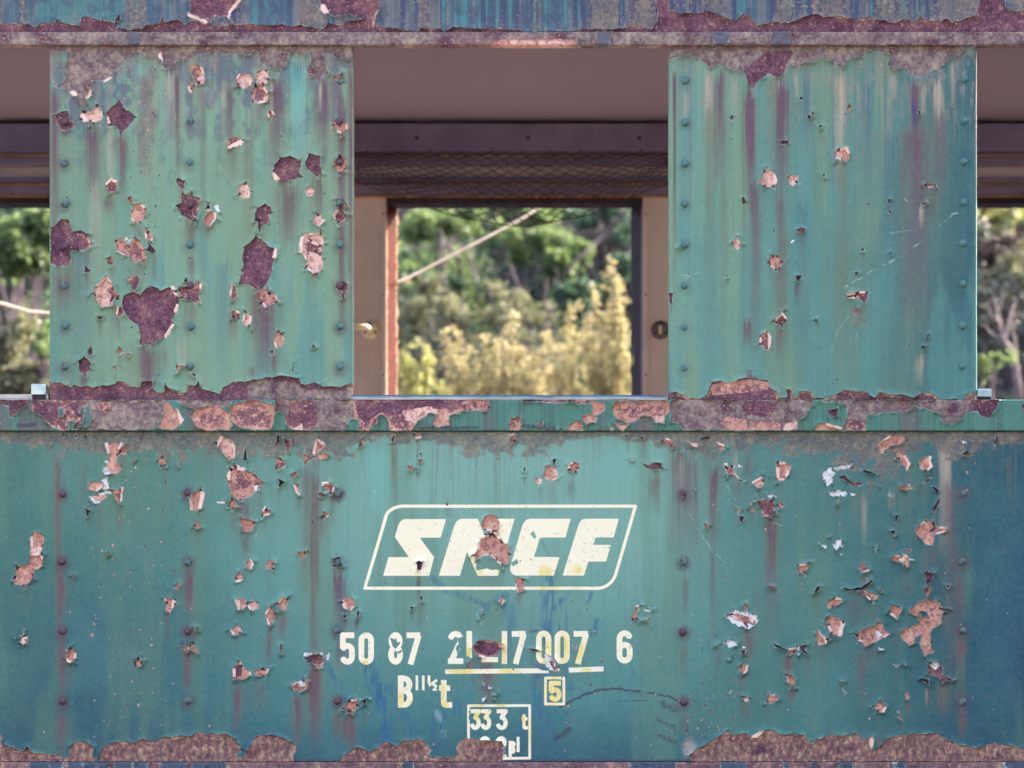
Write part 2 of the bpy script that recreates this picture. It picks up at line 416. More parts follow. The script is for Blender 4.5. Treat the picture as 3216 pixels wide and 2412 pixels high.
# ---------------------------------------------------------------- wear survey of the painted side
# every line: survey tile, kind of wear, outline (survey units; one unit = 0.3858 mm on the steel)
# P pale primer, S salmon primer, M mixed primer and rust, R rust, T tan crust, W white filler,
# L folded lip of paint, D open tear, B rust along the bottom edge, O paint left standing
WEAR = """
a1 T 400,372 400,405 545,430 545,560 530,600 490,690 440,700 560,735 625,800 640,870 715,870 700,800 740,740 755,655 880,650 960,545 1000,510 1080,440 1180,455 1290,460 1330,500 1340,560 1430,550 1440,500 1480,490 1560,480 1600,430 1790,430 1900,440 2084,450 2104,420 2134,520 2234,560 2284,580 2354,490 2354,430 2384,450 2454,440 2534,430 2534,520 2499,570 2524,625 2584,640 2674,600 2644,520 2624,420 2694,430 2744,470 2844,490 2892,450 2892,372
a1 O 415,420 530,415 548,470 530,560 545,620 510,680 450,620 415,560
a1 R.85 870,920 900,880 975,815 1010,890 1070,915 1095,950 1040,1040 1010,1060 985,1100 965,1040 900,1020 880,980
a1 L 880,960 902,1035 880,1032
a1 M.7 455,940 510,905 550,915 580,980 605,1030 510,1080 490,1040 470,1000
a1 P 665,920 690,905 750,910 790,860 830,900 835,960 800,1000 740,990 690,990 660,970
a1 L 665,920 700,950 715,985 680,990 660,965
a1 L 570,750 600,740 630,770 600,790
a1 L 700,800 740,735 748,780 720,810
a1 L 840,665 905,625 910,640 850,675
a1 L 1290,450 1305,430 1325,490 1300,480
a1 M 1545,545 1560,525 1640,535 1660,600 1670,650 1650,695 1600,680 1570,620
a1 P 1610,640 1650,590 1670,640 1650,695 1615,670
a1 M 1530,700 1560,655 1585,700 1560,760 1535,730
a1 P 1920,640 1950,600 2030,600 2060,650 2040,700 1980,720 1930,690
a1 M.6 1845,1130 1910,1110 1980,1145 1965,1190 1880,1210 1850,1220 1860,1170
a1 L 1860,1195 1960,1145 1978,1165 1880,1215
a1 M.75 865,1500 905,1455 955,1480 950,1560 890,1575 865,1545
a1 P 1940,1520 2000,1490 2040,1560 2030,1610 1975,1625 1945,1580
a1 R 1435,1480 1450,1445 1505,1480 1500,1530 1480,1545
a1 R.8 1555,-20 1950,-20 1860,110 1845,130 1740,130 1710,170 1560,110 1550,60
a1 L 1530,105 1690,175 1680,190 1525,130
a1 L 1845,145 1865,95 1945,-10 1965,0 1880,110 1865,155
a2 R.75 525,-20 1010,-20 1005,70 975,130 960,200 930,262 700,275 600,240 590,190 690,215 740,180 850,165 895,150 860,150 800,130 750,90 700,130 640,130 590,110 560,60 530,30
a2 L 525,40 550,40 590,105 560,120 530,80
a2 R.8 1290,-5 1310,-5 1310,10 1290,10
a2 P 0,590 60,560 90,570 105,650 70,700 20,690 -10,650
a2 M.6 0,690 60,700 100,760 90,830 20,845 -30,830 -40,760
a2 P 60,800 100,780 90,830
a2 M.6 95,920 125,895 155,930 130,945 100,960
a2 M 635,620 700,605 715,640 690,670 640,650
a2 M.35 625,1010 660,960 700,960 745,1010 740,1050 700,1090 650,1070 630,1040
a2 R.85 150,1350 200,1290 280,1270 355,1310 370,1350 350,1420 390,1440 330,1450 280,1470 220,1490 150,1470 140,1410
a2 L 145,1410 190,1460 150,1470
a2 R.85 400,1340 435,1250 525,1270 520,1330 530,1410 490,1430 430,1380
a2 M 635,1320 680,1270 730,1300 735,1350 720,1380 690,1415 650,1380
a2 P 400,1560 435,1510 470,1550 465,1590 420,1600
a3 T 1275,372 1280,480 1390,465 1450,440 1560,500 1600,545 1700,525 1740,550 1900,600 1920,690 1965,720 1985,680 2040,620 2084,580 2144,620 2174,640 2214,600 2244,530 2334,530 2384,500 2454,515 2474,480 2554,480 2654,540 2684,550 2764,470 2864,460 2879,415 2984,410 3094,450 3059,520 3094,570 3124,555 3204,550 3234,600 3304,620 3374,610 3424,570 3484,575 3554,480 3634,450 3674,385 3774,380 3810,372
a3 R.8 1900,560 2084,420 2284,420 2200,600 2150,640 2084,600 1960,700 1925,690
a4 M.3 545,1250 575,1215 640,1200 665,1250 660,1290 640,1315 590,1305 555,1290
a4 P 545,1250 575,1215 600,1260 590,1305 555,1290
a4 P 160,1440 190,1425 245,1430 235,1480 205,1515 175,1490
a4 P -60,1430 -30,1390 20,1385 60,1420 75,1475 40,1520 -30,1520 -80,1490 -70,1470 -40,1480
a4 L 55,1420 75,1475 45,1515 50,1470
a4 M.6 640,880 660,845 680,880 660,910
a4 D 255,795 275,785 290,800 265,810
a4 D 310,950 340,940 350,970
a4 D 350,920 375,910 370,945
a4 D 415,1030 435,1020 430,1045
a4 D 100,1150 170,1145 165,1170 110,1170
a4 D 1220,910 1240,900 1235,940
a4 D 445,1420 465,1415 460,1450
a4 R.7 1280,1510 1310,1490 1370,1500 1375,1535 1340,1525 1290,1535
a3 D 1775,970 1785,930 1805,945 1790,980
b1 R.72 1435,120 1480,100 1470,-30 1500,30 1560,25 1625,60 1620,140 1600,240 1580,250 1530,230 1480,180 1440,130
b1 R.85 415,300 500,230 560,250 590,325 660,320 710,360 745,430 730,470 640,480 575,490 575,560 560,600 480,610 412,590
b1 M.6 640,350 710,360 745,430 730,470 640,480
b1 M.35 1065,170 1110,110 1150,105 1185,140 1180,200 1140,260 1090,250 1070,220
b1 M.65 1040,60 1065,45 1090,70 1085,110 1050,80
b1 M.5 940,400 990,380 1030,420 1050,450 1100,390 1140,410 1180,480 1195,560 1180,605 1130,570 1090,570 1050,530 1000,520 950,490
b1 W.6 1010,385 1030,375 1090,380 1055,440 1035,415
b1 M.5 1180,340 1190,290 1200,330 1220,320 1250,380 1230,415 1190,395
b1 R 1200,480 1215,430 1270,490 1240,515
b1 M.6 870,550 900,535 930,570 910,590 880,590
b1 P.25 1665,220 1700,180 1750,170 1760,230 1700,295 1660,260
b1 M 1670,140 1700,120 1715,160 1680,165
b1 W 1740,130 1775,110 1790,180 1760,160
b1 W 1680,100 1695,75 1715,105 1700,125
b1 D 690,610 710,630 740,650 690,670
b1 P.12 775,780 865,690 910,740 915,790 970,860 960,880 920,870 915,935 830,950 790,900 765,850
b1 M.5 870,800 905,790 970,860 945,882 915,860
b1 M.75 1035,710 1110,690 1135,720 1130,780 1095,820 1070,790
b1 R.92 990,900 1010,850 1080,830 1150,850 1190,790 1240,775 1300,810 1380,790 1415,775 1450,850 1455,930 1430,990 1390,1060 1420,1090 1350,1195 1300,1210 1240,1250 1140,1260 1145,1200 1130,1090 1060,1050 1010,970
b1 L 1392,775 1420,778 1450,850 1432,860
b1 L 1440,920 1458,930 1440,990 1420,980
b1 L 1395,1085 1420,1092 1355,1195 1345,1180
b1 M.6 1455,800 1470,775 1530,790 1580,780 1600,740 1640,745 1640,800 1620,840 1620,910 1590,910 1540,890 1470,870
b1 D 1500,745 1520,710 1530,740
b1 R.8 640,1390 685,1345 740,1400 730,1450 690,1500 650,1470
b1 D 710,1310 740,1260 755,1320 730,1345
b1 M.6 960,1300 975,1265 1000,1310 975,1340
b1 P 1025,1335 1045,1315 1060,1335 1045,1360
b1 M.6 930,1430 960,1440 940,1480
b1 M.6 1885,980 1920,970 1960,990 1940,1040 1900,1030
b1 P 1970,1060 1995,985 2050,1010 2040,1080 2030,1105 1990,1090
b1 M.6 1870,850 1885,750 1920,810 1930,860 1890,900
b1 M.7 790,1020 840,1020 830,1045 800,1040
b1 M.6 945,1000 960,930 1000,960 1010,1010 960,1020
b1 P.2 1435,1420 1500,1430 1450,1460 1440,1480
b1 M.6 1550,1480 1590,1490 1585,1515
b1 R.82 1945,750 1975,640 1985,460 2030,420 2084,370 2130,400 2200,460 2255,470 2250,540 2215,580 2215,660 2190,730 2130,800 2084,800 2030,770
b1 L 2240,470 2260,475 2242,542 2222,540
b2 M.45 0,850 60,790 110,830 160,850 180,890 170,910 130,915 80,950 50,910 10,890
b2 R.75 20,140 70,110 120,130 130,180 100,200 110,260 60,270 30,325 10,310 20,250 -10,240 -10,200
b2 P 460,240 500,190 520,190 540,230 560,240 520,290 480,265
b2 P.1 360,400 385,350 440,350 520,345 550,380 540,450 520,510 540,540 545,630 500,680 480,685 405,620 410,580 385,520 350,500
b2 M.55 395,430 450,410 510,440 490,490 420,480
b2 L 365,375 387,372 367,505 343,500
b2 M.6 625,200 665,150 700,150 730,200 720,250 670,255 640,230
b2 T 640,70 680,55 720,80 740,130 700,150 650,130
b2 R.75 660,760 700,730 745,760 740,800 710,870 690,840 680,790
b2 M.4 145,1200 180,1135 215,1160 235,1200 210,1260 160,1275 150,1230
b2 P.2 455,1290 465,1250 490,1275
b2 D 110,1310 145,1290 140,1330
b2 D 295,1480 308,1400 312,1410 300,1485
b1 R.8 395,1560 470,1565 520,1575 570,1600 600,1580 650,1590 700,1590 760,1595 820,1580 880,1590 940,1570 955,1545 1010,1560 1060,1590 1150,1590 1150,1550 1240,1545 1235,1590 1270,1640 1340,1640 1345,1580 1330,1550 1380,1610 1440,1625 1450,1650 1520,1640 1530,1585 1600,1580 1610,1550 1640,1610 1700,1630 1800,1650 1820,1600 1890,1560 1960,1555 2084,1540 2164,1525 2284,1510 2344,1510 2394,1525 2434,1525 2454,1580 2484,1570 2564,1560 2644,1590 2724,1600 2784,1595 2854,1565 2895,1560 2895,1720 395,1720
b2 T -60,1580 60,1540 200,1560 320,1560 400,1620 560,1620 720,1630 780,1600 780,1710 -60,1710
b3 R.7 1275,1640 1330,1640 1360,1660 1400,1665 1450,1690 1520,1700 1570,1680 1600,1640 1610,1590 1620,1560 1700,1550 1760,1580 1850,1530 1960,1520 2084,1540 2110,1610 2160,1640 2170,1690 2235,1690 2244,1620 2274,1620 2284,1690 2330,1690 2344,1635 2434,1635 2464,1690 2600,1680 2704,1620 2784,1630 2894,1630 2904,1670 2964,1680 2984,1640 3044,1650 3084,1660 3184,1665 3264,1690 3344,1640 3424,1650 3474,1700 3680,1700 3724,1650 3780,1640 3780,1720 1275,1720
b3 M.35 1620,1580 1700,1570 1850,1545 1960,1535 2090,1560 2090,1610 1900,1630 1640,1660
b4 S.35 5,580 40,525 75,530 115,575 110,610 60,640 15,610
b4 W 180,410 205,395 220,415 200,430
b4 R.7 230,320 265,300 300,315 295,345 255,340
b4 D 225,690 270,690 245,740 230,730
b4 M.75 55,1055 120,990 155,1040 150,1070 105,1095 70,1080
b4 M.75 640,840 700,830 740,820 805,820 810,880 790,920 760,880 700,870 650,870
b4 M.6 695,965 735,960 735,990 710,1000
b4 D 755,470 780,470 775,495
b4 D 985,505 1000,500 1005,520
b4 D 975,75 1000,65 990,100
b4 D 975,160 1010,160 995,185
b4 D 1250,108 1290,105 1270,90
b4 D 1235,1270 1280,1265 1270,1290
b4 D 380,1050 395,1040 397,1068
b4 D 705,655 735,665 720,690
b4 D 1295,1170 1308,1165 1300,1195
b4 M.65 -10,1140 20,1180 25,1240 0,1295 -30,1290 -70,1240 -60,1180
b4 L 5,1150 25,1190 25,1240 5,1290 10,1220
b3 P 1790,420 1830,390 1860,430 1840,480 1810,470
b3 D 1870,50 1890,60 1905,90 1880,105
b3 D 1750,680 1760,690 1750,705
b3 R 1280,830 1312,835 1303,920 1285,910
b3 D 1340,465 1370,465 1370,470
c1 R.8 -30,150 250,155 240,190 170,215 150,260 100,295 80,290 80,210 30,185 -30,175
c1 T 640,150 1330,155 1330,200 1310,300 1280,380 700,395 600,390 640,330 680,200
c1 O 690,210 740,200 760,300 740,380 650,380 680,320
c1 R.72 255,230 275,150 540,155 700,150 700,200 640,220 660,300 640,330 545,320 560,390 520,400 430,370 390,340 340,270 280,250
c1 O 475,220 520,210 525,290 480,300
c1 M.5 530,260 545,185 590,225 600,250 650,300 640,330 560,320
c1 M.4 790,180 900,175 905,230 850,250 820,230
c1 T 1440,150 1900,150 1860,200 1700,200 1600,215 1500,200
c1 M.28 1330,280 1340,155 1400,190 1420,240 1450,230 1500,310 1470,350 1430,385 1350,395 1290,380 1310,340
c1 L 1450,235 1502,310 1475,350 1462,290
c1 M.36 1550,280 1600,225 1700,205 1800,200 1840,240 1870,300 1900,360 1870,390 1700,400 1600,370
c1 M.42 1870,240 1900,190 2000,165 2084,150 2234,200 2244,240 2224,290 2234,330 2214,395 2084,396 1950,370 1880,310
c2 T 160,148 800,148 800,300 750,310 730,396 300,396 260,370 220,260 160,240
c2 M.65 290,160 460,160 500,330 420,396 300,396 250,300
c2 P 310,390 370,350 380,392 330,396
c2 M.52 800,148 1890,148 1885,200 1860,245 1780,235 1690,240 1610,275 1575,290 1570,350 1500,370 1440,360 1450,310 1480,265 1400,260 1340,300 1300,350 1260,396 1100,396 1085,330 1070,290 1030,270 980,290 990,340 920,396 840,396 840,310 800,300
c2 R.8 800,148 1700,148 1600,200 1300,210 1150,260 1000,250 900,330 850,300
c2 P.1 1200,240 1420,210 1480,240 1480,265 1400,260 1340,300 1290,330 1220,300
c2 M.3 1440,350 1460,300 1540,220 1600,260 1575,290 1570,350 1500,370
c3 M.35 640,160 690,165 755,185 760,230 700,270 650,280 685,300 680,330 600,350 570,300 590,265 650,265 660,220
c3 M.42 815,215 840,165 1270,160 1290,240 1240,280 1235,345 1150,330 1140,290 1060,280 1000,320 940,335 870,310 830,270
c3 P 1150,290 1240,280 1238,345 1150,330
c3 P 830,345 930,350 945,360 900,400 870,385
c3 P 795,360 830,390 800,398
c3 M.3 440,380 530,315 560,340 580,395 480,398
c3 M.7 370,390 420,380 400,398
c3 M.45 -10,300 70,290 70,370 50,398 -30,395
c3 M.6 215,325 250,330 250,370 225,375
c3 R.7 85,150 640,150 620,180 560,178 540,185 480,170 300,175 200,165 100,170
c3 T 1290,150 2084,150 2454,150 2444,200 2414,230 2384,290 2314,320 2314,396 1400,396 1340,340 1290,330
c3 R.7 1870,170 2084,165 2150,180 2100,280 1900,270
c3 M.3 1700,330 1750,290 1900,310 1910,380 1830,396 1750,380
c3 M.35 1940,350 2084,310 2180,350 2170,385 1950,392
c3 P 2220,350 2310,330 2314,390 2210,390
c4 T 370,150 1650,150 1640,240 1500,350 1420,340 1400,260 1200,200 1130,240 1000,250 900,260 800,280 800,396 600,396 640,300 650,260 640,220 560,170
c4 R.75 1640,150 1870,155 1850,220 1820,260 1780,300 1730,280 1700,240 1650,240 1580,290 1490,355 1530,320 1640,240
c4 M.25 375,380 400,345 480,345 590,375 590,396 390,398
c4 L 470,335 600,375 590,385 470,350
c4 M.6 640,380 670,310 780,340 790,396 700,396
c4 D 465,220 500,240 560,215 560,280 520,290
c4 R.8 2060,190 2120,170 2120,290 2070,240
c1 S 860,495 950,490 970,520 960,590 945,630 990,700 950,745 870,750 860,690 890,620 880,580
c1 L 855,495 875,500 887,580 870,580
c1 L 965,540 985,490 1000,500 975,560
c1 M.5 975,560 1030,500 1030,590 970,590
c1 W 825,720 850,690 890,730 880,755 840,755
c1 W 820,800 870,780 890,830 900,910 830,900 740,920 720,950 790,995 830,960 870,940 840,860
c1 S 715,870 735,815 830,820 840,850 780,895
c1 S 750,930 870,925 830,960 790,960
c1 W 850,640 880,640 870,665
c1 W 1075,650 1110,640 1095,665
c1 W 1085,680 1105,690 1110,715
c1 M.5 905,885 970,880 1000,850 1000,900 985,1000 940,950
c1 D 700,1030 735,1050 710,1105
c1 S 1285,640 1320,610 1350,640 1345,680 1310,685
c1 S 1445,665 1475,675 1460,700
c1 S.15 1755,500 1800,440 1900,490 1915,560 1910,610 1860,640 1800,560
c1 L 1755,505 1793,436 1815,460 1775,522
c1 W 1840,750 1880,690 1920,665 2000,700 2010,720 1920,700 1860,790
c1 M.42 1855,800 1880,710 1920,690 1990,720 2050,740 2084,760 2104,860 2040,930 1960,960 1890,930 1870,870
c1 M.45 1860,1010 1885,950 1940,1020 1900,1030
c1 W 1765,970 1800,965 1840,970 1830,990 1770,990
c1 D 1985,640 2000,540 2015,640
c1 S.3 1560,910 1635,870 1665,910 1630,1050 1560,1040
c1 L 1638,885 1668,908 1635,1045 1617,1040
c1 L 1543,945 1558,960 1562,1042 1548,1040
c1 S.3 1575,1170 1600,1130 1640,1190 1600,1200
c1 S.3 1960,1105 2075,1140 2060,1195 2020,1220 1975,1210
c1 S.2 250,1270 275,1210 355,1260 345,1330 335,1380 350,1440 345,1500 270,1530 270,1570 240,1630 190,1662 130,1640 120,1590 140,1510 240,1480 245,1400
c1 P 258,1345 335,1350 340,1400 250,1410
c1 L 245,1275 262,1262 262,1340 250,1335
c1 S.4 580,1580 600,1565 612,1580 590,1595
c1 S.2 868,1385 885,1380 900,1405 880,1415
c1 S.2 2000,1470 2030,1435 2065,1470 2045,1530 2005,1510
c1 S.2 1915,1600 1945,1540 1980,1590 1970,1622 1920,1625
c1 D 690,430 710,430 700,470
c1 D 620,430 635,432 625,460
c1 S.3 1125,440 1145,418 1155,440 1140,455
c1 D 500,425 560,435 540,442
c1 D 1020,440 1045,408 1050,418
c2 M.6 155,620 200,620 250,645 230,690 150,720 165,660
c2 M.62 230,460 290,480 380,510 390,560 410,610 460,600 480,590 580,590 605,600 570,630 470,610 420,640 390,675 385,620 395,560 360,500 280,490 265,580 250,560 240,500
c2 M.4 455,570 490,460 530,480 570,510 530,560 480,590
c2 L 450,570 488,480 495,500 478,575
c2 D 160,510 185,415 190,490
c2 M.6 835,535 870,430 885,510
c2 D 1100,490 1130,420 1120,480
c2 M.6 285,750 325,730 335,770 300,775
c2 D 180,785 235,820 185,860 195,815
c2 M.5 0,770 70,825 20,850 -10,850
c2 W -10,850 15,845 35,880 0,890
c2 M.45 300,830 340,840 355,900 360,930 330,900
c2 M.5 530,850 545,820 600,815 635,860 630,900 600,910 575,870
c2 M.4 510,910 530,895 555,920 540,940 515,935
c2 S.3 50,1060 75,1010 85,1035 125,1050 120,1080 50,1090
c2 M.4 540,1050 600,1080 580,1100 545,1100
c2 D 528,1090 545,1110 535,1135
c2 S.25 345,1385 400,1390 405,1420 365,1440 345,1410
c2 S.2 80,1490 120,1440 145,1480 140,1520 90,1520
c2 R.85 635,1440 690,1425 680,1440 710,1500 640,1500
c2 S.25 1240,680 1280,690 1275,730 1245,720
c2 S.25 1325,630 1355,625 1350,655 1325,655
c2 M.4 1295,700 1320,705 1315,730
c2 D 1305,590 1315,600 1310,630
c2 D 1335,590 1345,570 1350,600
c2 S.3 1840,1170 1860,1090 1900,1075 1960,1100 1980,1150 1975,1230 1930,1220 1870,1200
c2 R.8 1870,1240 1930,1225 1960,1270 1900,1275
c2 S.33 1765,1410 1800,1380 1820,1270 1900,1245 1960,1260 2000,1300 2050,1330 2070,1400 2050,1480 2000,1490 1960,1440 1900,1400 1830,1420 1780,1450
c2 R.85 1310,1470 1330,1455 1355,1475 1340,1530 1310,1530
c2 S.3 1285,425 1345,425 1345,455 1300,465
c2 M.5 2065,430 2110,420 2110,480 2075,520
c3 S.2 270,690 300,685 360,690 355,720 380,760 365,790 310,805 260,765
c3 D 330,635 365,625 340,680
c3 S.2 455,665 500,652 550,660 545,700 520,738 465,715
c3 S.2 175,800 200,780 235,790 240,825 215,835
c3 D 95,700 110,700 100,765
c3 W 950,630 1000,625 970,650
c3 R.88 1065,665 1110,680 1160,655 1215,660 1215,695 1150,720 1090,700
c3 M.5 1220,480 1250,455 1290,470 1350,525 1290,520
c3 D 900,432 945,428 945,438
c3 M.5 1020,455 1080,440 1070,465
c3 L 1430,490 1510,500 1510,530 1470,530
c3 S.35 1670,490 1730,520 1720,555 1690,560
c3 D 1520,470 1590,440 1640,480 1600,460
c3 W 1720,645 1755,645 1760,680 1850,670 1860,690 1790,690 1740,800 1725,720
c3 M.5 1745,700 1790,680 1810,740 1860,800 1800,760 1760,750
c3 W 1860,680 1885,690 1870,700
c3 S.15 1955,820 2030,770 2050,800 2040,850 2000,868
c3 D 1365,910 1400,880 1415,920 1400,940
c3 D 1460,880 1490,878 1490,886
c3 M.4 1560,1180 1580,1150 1600,1170 1590,1195
c3 M.5 1820,1015 1860,1050 1840,1075
c3 D 1850,1090 1890,1100 1870,1150
c3 W 1915,1010 1950,950 1990,960 1950,1010
c3 W 1990,955 2090,945 2150,920 2175,940 2080,968
c3 R.75 1990,970 2084,960 2124,960 2134,1000 2144,1080 2104,1085 2040,1090 2020,1030
c3 M.4 1920,1030 1970,1030 1980,1050 1940,1050
c3 S.25 25,1640 45,1580 95,1610 98,1700 45,1712
c4 S.25 65,680 85,655 150,655 190,680 175,730 150,770 130,800 75,800
c4 L 60,690 85,700 92,800 72,802
c4 S.38 890,520 930,470 1010,430 1110,450 1115,480 1070,510 1000,520 950,550 930,580 900,560
c4 S.2 1040,570 1080,560 1120,600 1155,670 1130,720 1090,670 1060,620
c4 L 1120,600 1158,668 1132,722 1140,670
c4 S.2 1235,630 1330,605 1325,640 1340,690 1290,725 1240,700
c4 L 1310,600 1335,605 1325,640 1345,690 1290,727 1320,690
c4 W 440,740 490,700 520,690 540,740 520,830 480,845 445,790
c4 W 520,710 560,680 690,670 660,700 560,720
c4 W 490,905 560,875 640,890 655,925 510,930
c4 W 670,905 715,905 715,925 680,925
c4 D 570,770 640,760 660,810 770,830 740,850 680,840 630,800
c4 D 760,710 830,730 860,750 800,740
c4 M.4 1050,855 1180,845 1195,860 1130,880 1060,870
c4 W 880,750 900,748 898,765
c4 W 970,845 1010,845 1010,858 970,858
c4 W 1130,830 1155,828 1150,845
c4 W 900,848 920,846 915,862
c4 W 985,940 1005,940 1000,962
c4 D 1255,830 1320,780 1315,800
c4 D 1330,850 1390,880 1370,905
c4 D 1340,1060 1380,960 1400,950 1370,1040
c4 W 1400,985 1415,990 1410,1010
c4 M.5 70,1000 100,975 140,1000 90,1030
c4 W -10,920 60,915 90,940 0,952
c4 S.25 1195,1210 1240,1160 1280,1130 1350,1150 1360,1180 1330,1210 1345,1260 1345,1325 1290,1330 1240,1270
c4 M.5 1350,1190 1400,1180 1450,1190 1450,1215 1350,1245
c4 S.3 240,1490 325,1475 330,1500 300,1550 255,1560
c4 M.5 735,1530 770,1455 790,1500 825,1535 780,1555 750,1530
c4 S.35 1000,1430 1030,1410 1080,1420 1110,1400 1140,1430 1140,1510 1110,1500 1080,1470 1010,1460
c4 W 1090,1400 1110,1400 1100,1470 1080,1450
c4 W 1145,1420 1190,1450 1150,1455
c4 M.5 1110,1370 1170,1350 1150,1390
c4 W 530,1330 560,1290 600,1290 615,1350 580,1350 550,1370
c4 W 415,1310 470,1330 480,1360 440,1340
c4 W 575,1400 610,1390 595,1420
c4 W 860,1330 880,1330 885,1380 910,1400 900,1420 870,1370
c4 W 480,1260 520,1250 530,1270
c4 R.85 1280,1560 1300,1530 1320,1560 1355,1560 1320,1620 1295,1650
c4 D 1035,1090 1055,1085 1045,1145
c4 D 990,1210 1020,1215 1030,1255
c4 M.6 560,960 575,950 580,970 565,1000
c4 W 1575,480 1625,475 1620,500 1590,505
c4 W 1655,480 1672,480 1670,500
c4 D 1575,590 1610,560 1640,575 1600,595
c4 D 1845,520 1855,440 1868,450
d1 S.3 1425,190 1450,145 1465,170 1450,220
d1 M.4 1340,275 1430,285 1430,330 1365,405 1350,380 1350,310
d1 L 1412,283 1434,290 1425,340 1403,350
d1 P.15 1935,290 1985,275 2020,320 1980,378 1945,360
d1 L 1908,290 1925,290 1952,375 1935,372
d1 P.15 2020,330 2050,300 2100,310 2100,360 2040,390
d1 S.2 1880,540 1920,497 1965,520 1960,565 1900,578
d1 S.3 540,770 555,700 575,680 600,700 620,720 615,780 580,802 545,795
d1 W 150,610 200,570 205,535 180,545 165,590 120,605 155,620
d1 W 148,630 200,600 215,630 205,655 155,655
d1 S.3 180,605 228,590 220,650 195,645
d1 S.2 1095,800 1130,765 1158,800 1145,835 1100,830
d1 S.4 1900,850 1950,790 1985,840 2040,880 2040,905 1995,940 1900,940
d1 R.8 1925,830 1965,830 1955,900 1920,920
d1 D 1460,655 1510,640 1480,660
d1 S.4 1485,690 1550,665 1525,725
d1 S.4 1560,700 1575,640 1600,680 1610,740
d1 M.6 1560,520 1575,510 1580,535
d1 M.6 1600,530 1612,515 1618,550 1602,552
d1 B -2200,1400 -1500,1440 -900,1390 -20,1400 15,1390 10,1500 50,1470 110,1500 180,1525 225,1480 270,1535 400,1550 480,1550 520,1590 570,1550 570,1480 640,1435 700,1450 770,1490 750,1550 760,1590 815,1590 830,1500 880,1470 1000,1440 1070,1460 1160,1425 1270,1450 1310,1415 1450,1400 1560,1400 1610,1365 1680,1385 1790,1385 1840,1380 1900,1420 1965,1500 1960,1530 1900,1560 1990,1580 2010,1520 2084,1400 2194,1385 2294,1410 2414,1475 2384,1590 2384,1640 -2200,1640
d2 B 700,1595 720,1560 830,1490 870,1505 940,1530 1000,1490 1050,1440 1110,1470 1150,1490 1200,1440 1330,1430 1400,1470 1425,1530 1390,1560 1440,1575 1620,1570 1640,1545 1630,1490 1660,1440 1730,1415 1900,1440 2000,1440 2025,1490 2010,1600 2010,1640 700,1640
d3 B 1440,1560 1520,1500 1640,1430 1720,1390 1740,1355 1800,1390 1850,1385 1900,1380 1940,1410 2000,1370 2084,1355 2144,1365 2204,1390 2284,1385 2384,1395 2394,1430 2464,1470 2484,1430 2564,1400 2684,1395 2804,1385 2874,1430 2924,1405 2939,1460 2920,1560 2934,1530 3054,1420 3234,1385 3384,1380 3454,1380 3504,1420 3634,1470 3714,1480 3764,1500 3824,1490 3914,1455 4034,1480 4168,1505 4800,1440 6000,1480 6000,1640 1500,1640
d3 L 2910,1410 2938,1405 2945,1450 2928,1500 2915,1470
d3 L 1955,1412 2015,1358 2045,1365 1990,1412
d2 S.3 170,320 210,265 260,285 245,370 220,385 180,350
d2 L 170,320 212,262 215,275 182,330
d2 S.3 80,400 115,340 160,400 150,450 110,515 85,450
d2 S.2 695,310 740,258 800,290 800,350 770,382 730,370
d2 L 693,305 715,300 737,372 713,358
d2 W 386,715 415,720 425,790 395,792
d2 W 575,750 595,712 602,750 580,797
d2 W 400,722 540,718 540,738 420,742
d2 M.75 410,760 470,735 540,745 555,790 540,830 480,820 430,795
d2 M.4 490,820 545,815 540,840 500,850
d2 M.5 285,990 330,960 390,945 435,960 420,1010 360,1040 300,1020
d2 W 345,960 400,945 400,985 370,990
d2 W 300,955 350,940 345,955
d1 M.5 2060,870 2134,850 2194,845 2174,890 2144,920 2084,910
d2 M.45 710,1180 760,1110 840,1095 830,1150 795,1225 760,1200
d2 R 860,1110 910,1095 885,1135
d2 M.6 200,655 218,655 210,738 202,735
d2 R 820,385 845,390 825,455
d2 R 710,420 735,420 720,450
d2 M.62 1760,680 1800,630 1900,615 1990,640 2020,665 1980,690 1970,735 1900,750 1870,765 1800,745
d2 R.9 1790,680 1840,640 1950,640 1980,690 1900,730 1830,720
d2 S.3 1715,800 1755,790 1740,845
d2 S.2 1970,300 1995,265 2025,290 2005,330
d2 R 1325,275 1362,262 1350,302
d2 R 1250,345 1285,345 1265,375
d2 W.7 1825,380 1845,368 1840,420 1815,450
d2 W.7 1840,960 1875,985 1855,995
d2 W.7 1890,990 1927,1000 1900,1037
d2 W.7 1918,1060 1972,1050 1948,1102
d2 W.7 1828,1080 1878,1070 1855,1132
d3 R.7 120,690 200,695 235,715 180,710
d3 S.3 495,660 530,665 520,690
d3 W 265,740 330,740 345,780 380,850 350,880 320,860 290,850 270,820
d3 M.6 310,795 345,795 330,830
d3 M.35 335,840 370,840 355,870
d3 W 1745,400 1800,370 1850,385 1900,385 1980,410 2010,450 1990,500 1920,535 1850,510 1780,480 1745,440
d3 M.4 1790,412 1880,415 1950,440 1960,480 1900,480 1830,450
d3 W 1720,640 1760,615 1840,640 1830,665 1760,680
d3 W 1870,665 1910,680 1880,685
d3 M.6 1640,665 1720,655 1720,665
d3 R 1870,700 1895,700 1890,745 1875,735
d3 W 1750,770 1785,768 1770,785
d3 W 1770,735 1790,735 1785,748
d3 S.3 1855,835 1885,820 1918,825 1910,880 1880,893 1855,870
d3 M.4 1880,1090 1910,1075 1930,1110 1900,1125
d3 S.2 965,430 990,420 1010,335 1035,340 1020,400 1020,450 985,455
d3 W 1060,365 1130,370 1120,390 1080,380
d3 W 1155,350 1178,350 1170,366
d3 S.2 1050,460 1120,450 1115,465
d3 S.4 1890,330 1902,310 1920,350 1900,385
d4 S.3 480,310 540,275 600,280 600,310 530,350 490,360
d4 M.45 730,225 800,220 890,250 890,285 830,290 790,260
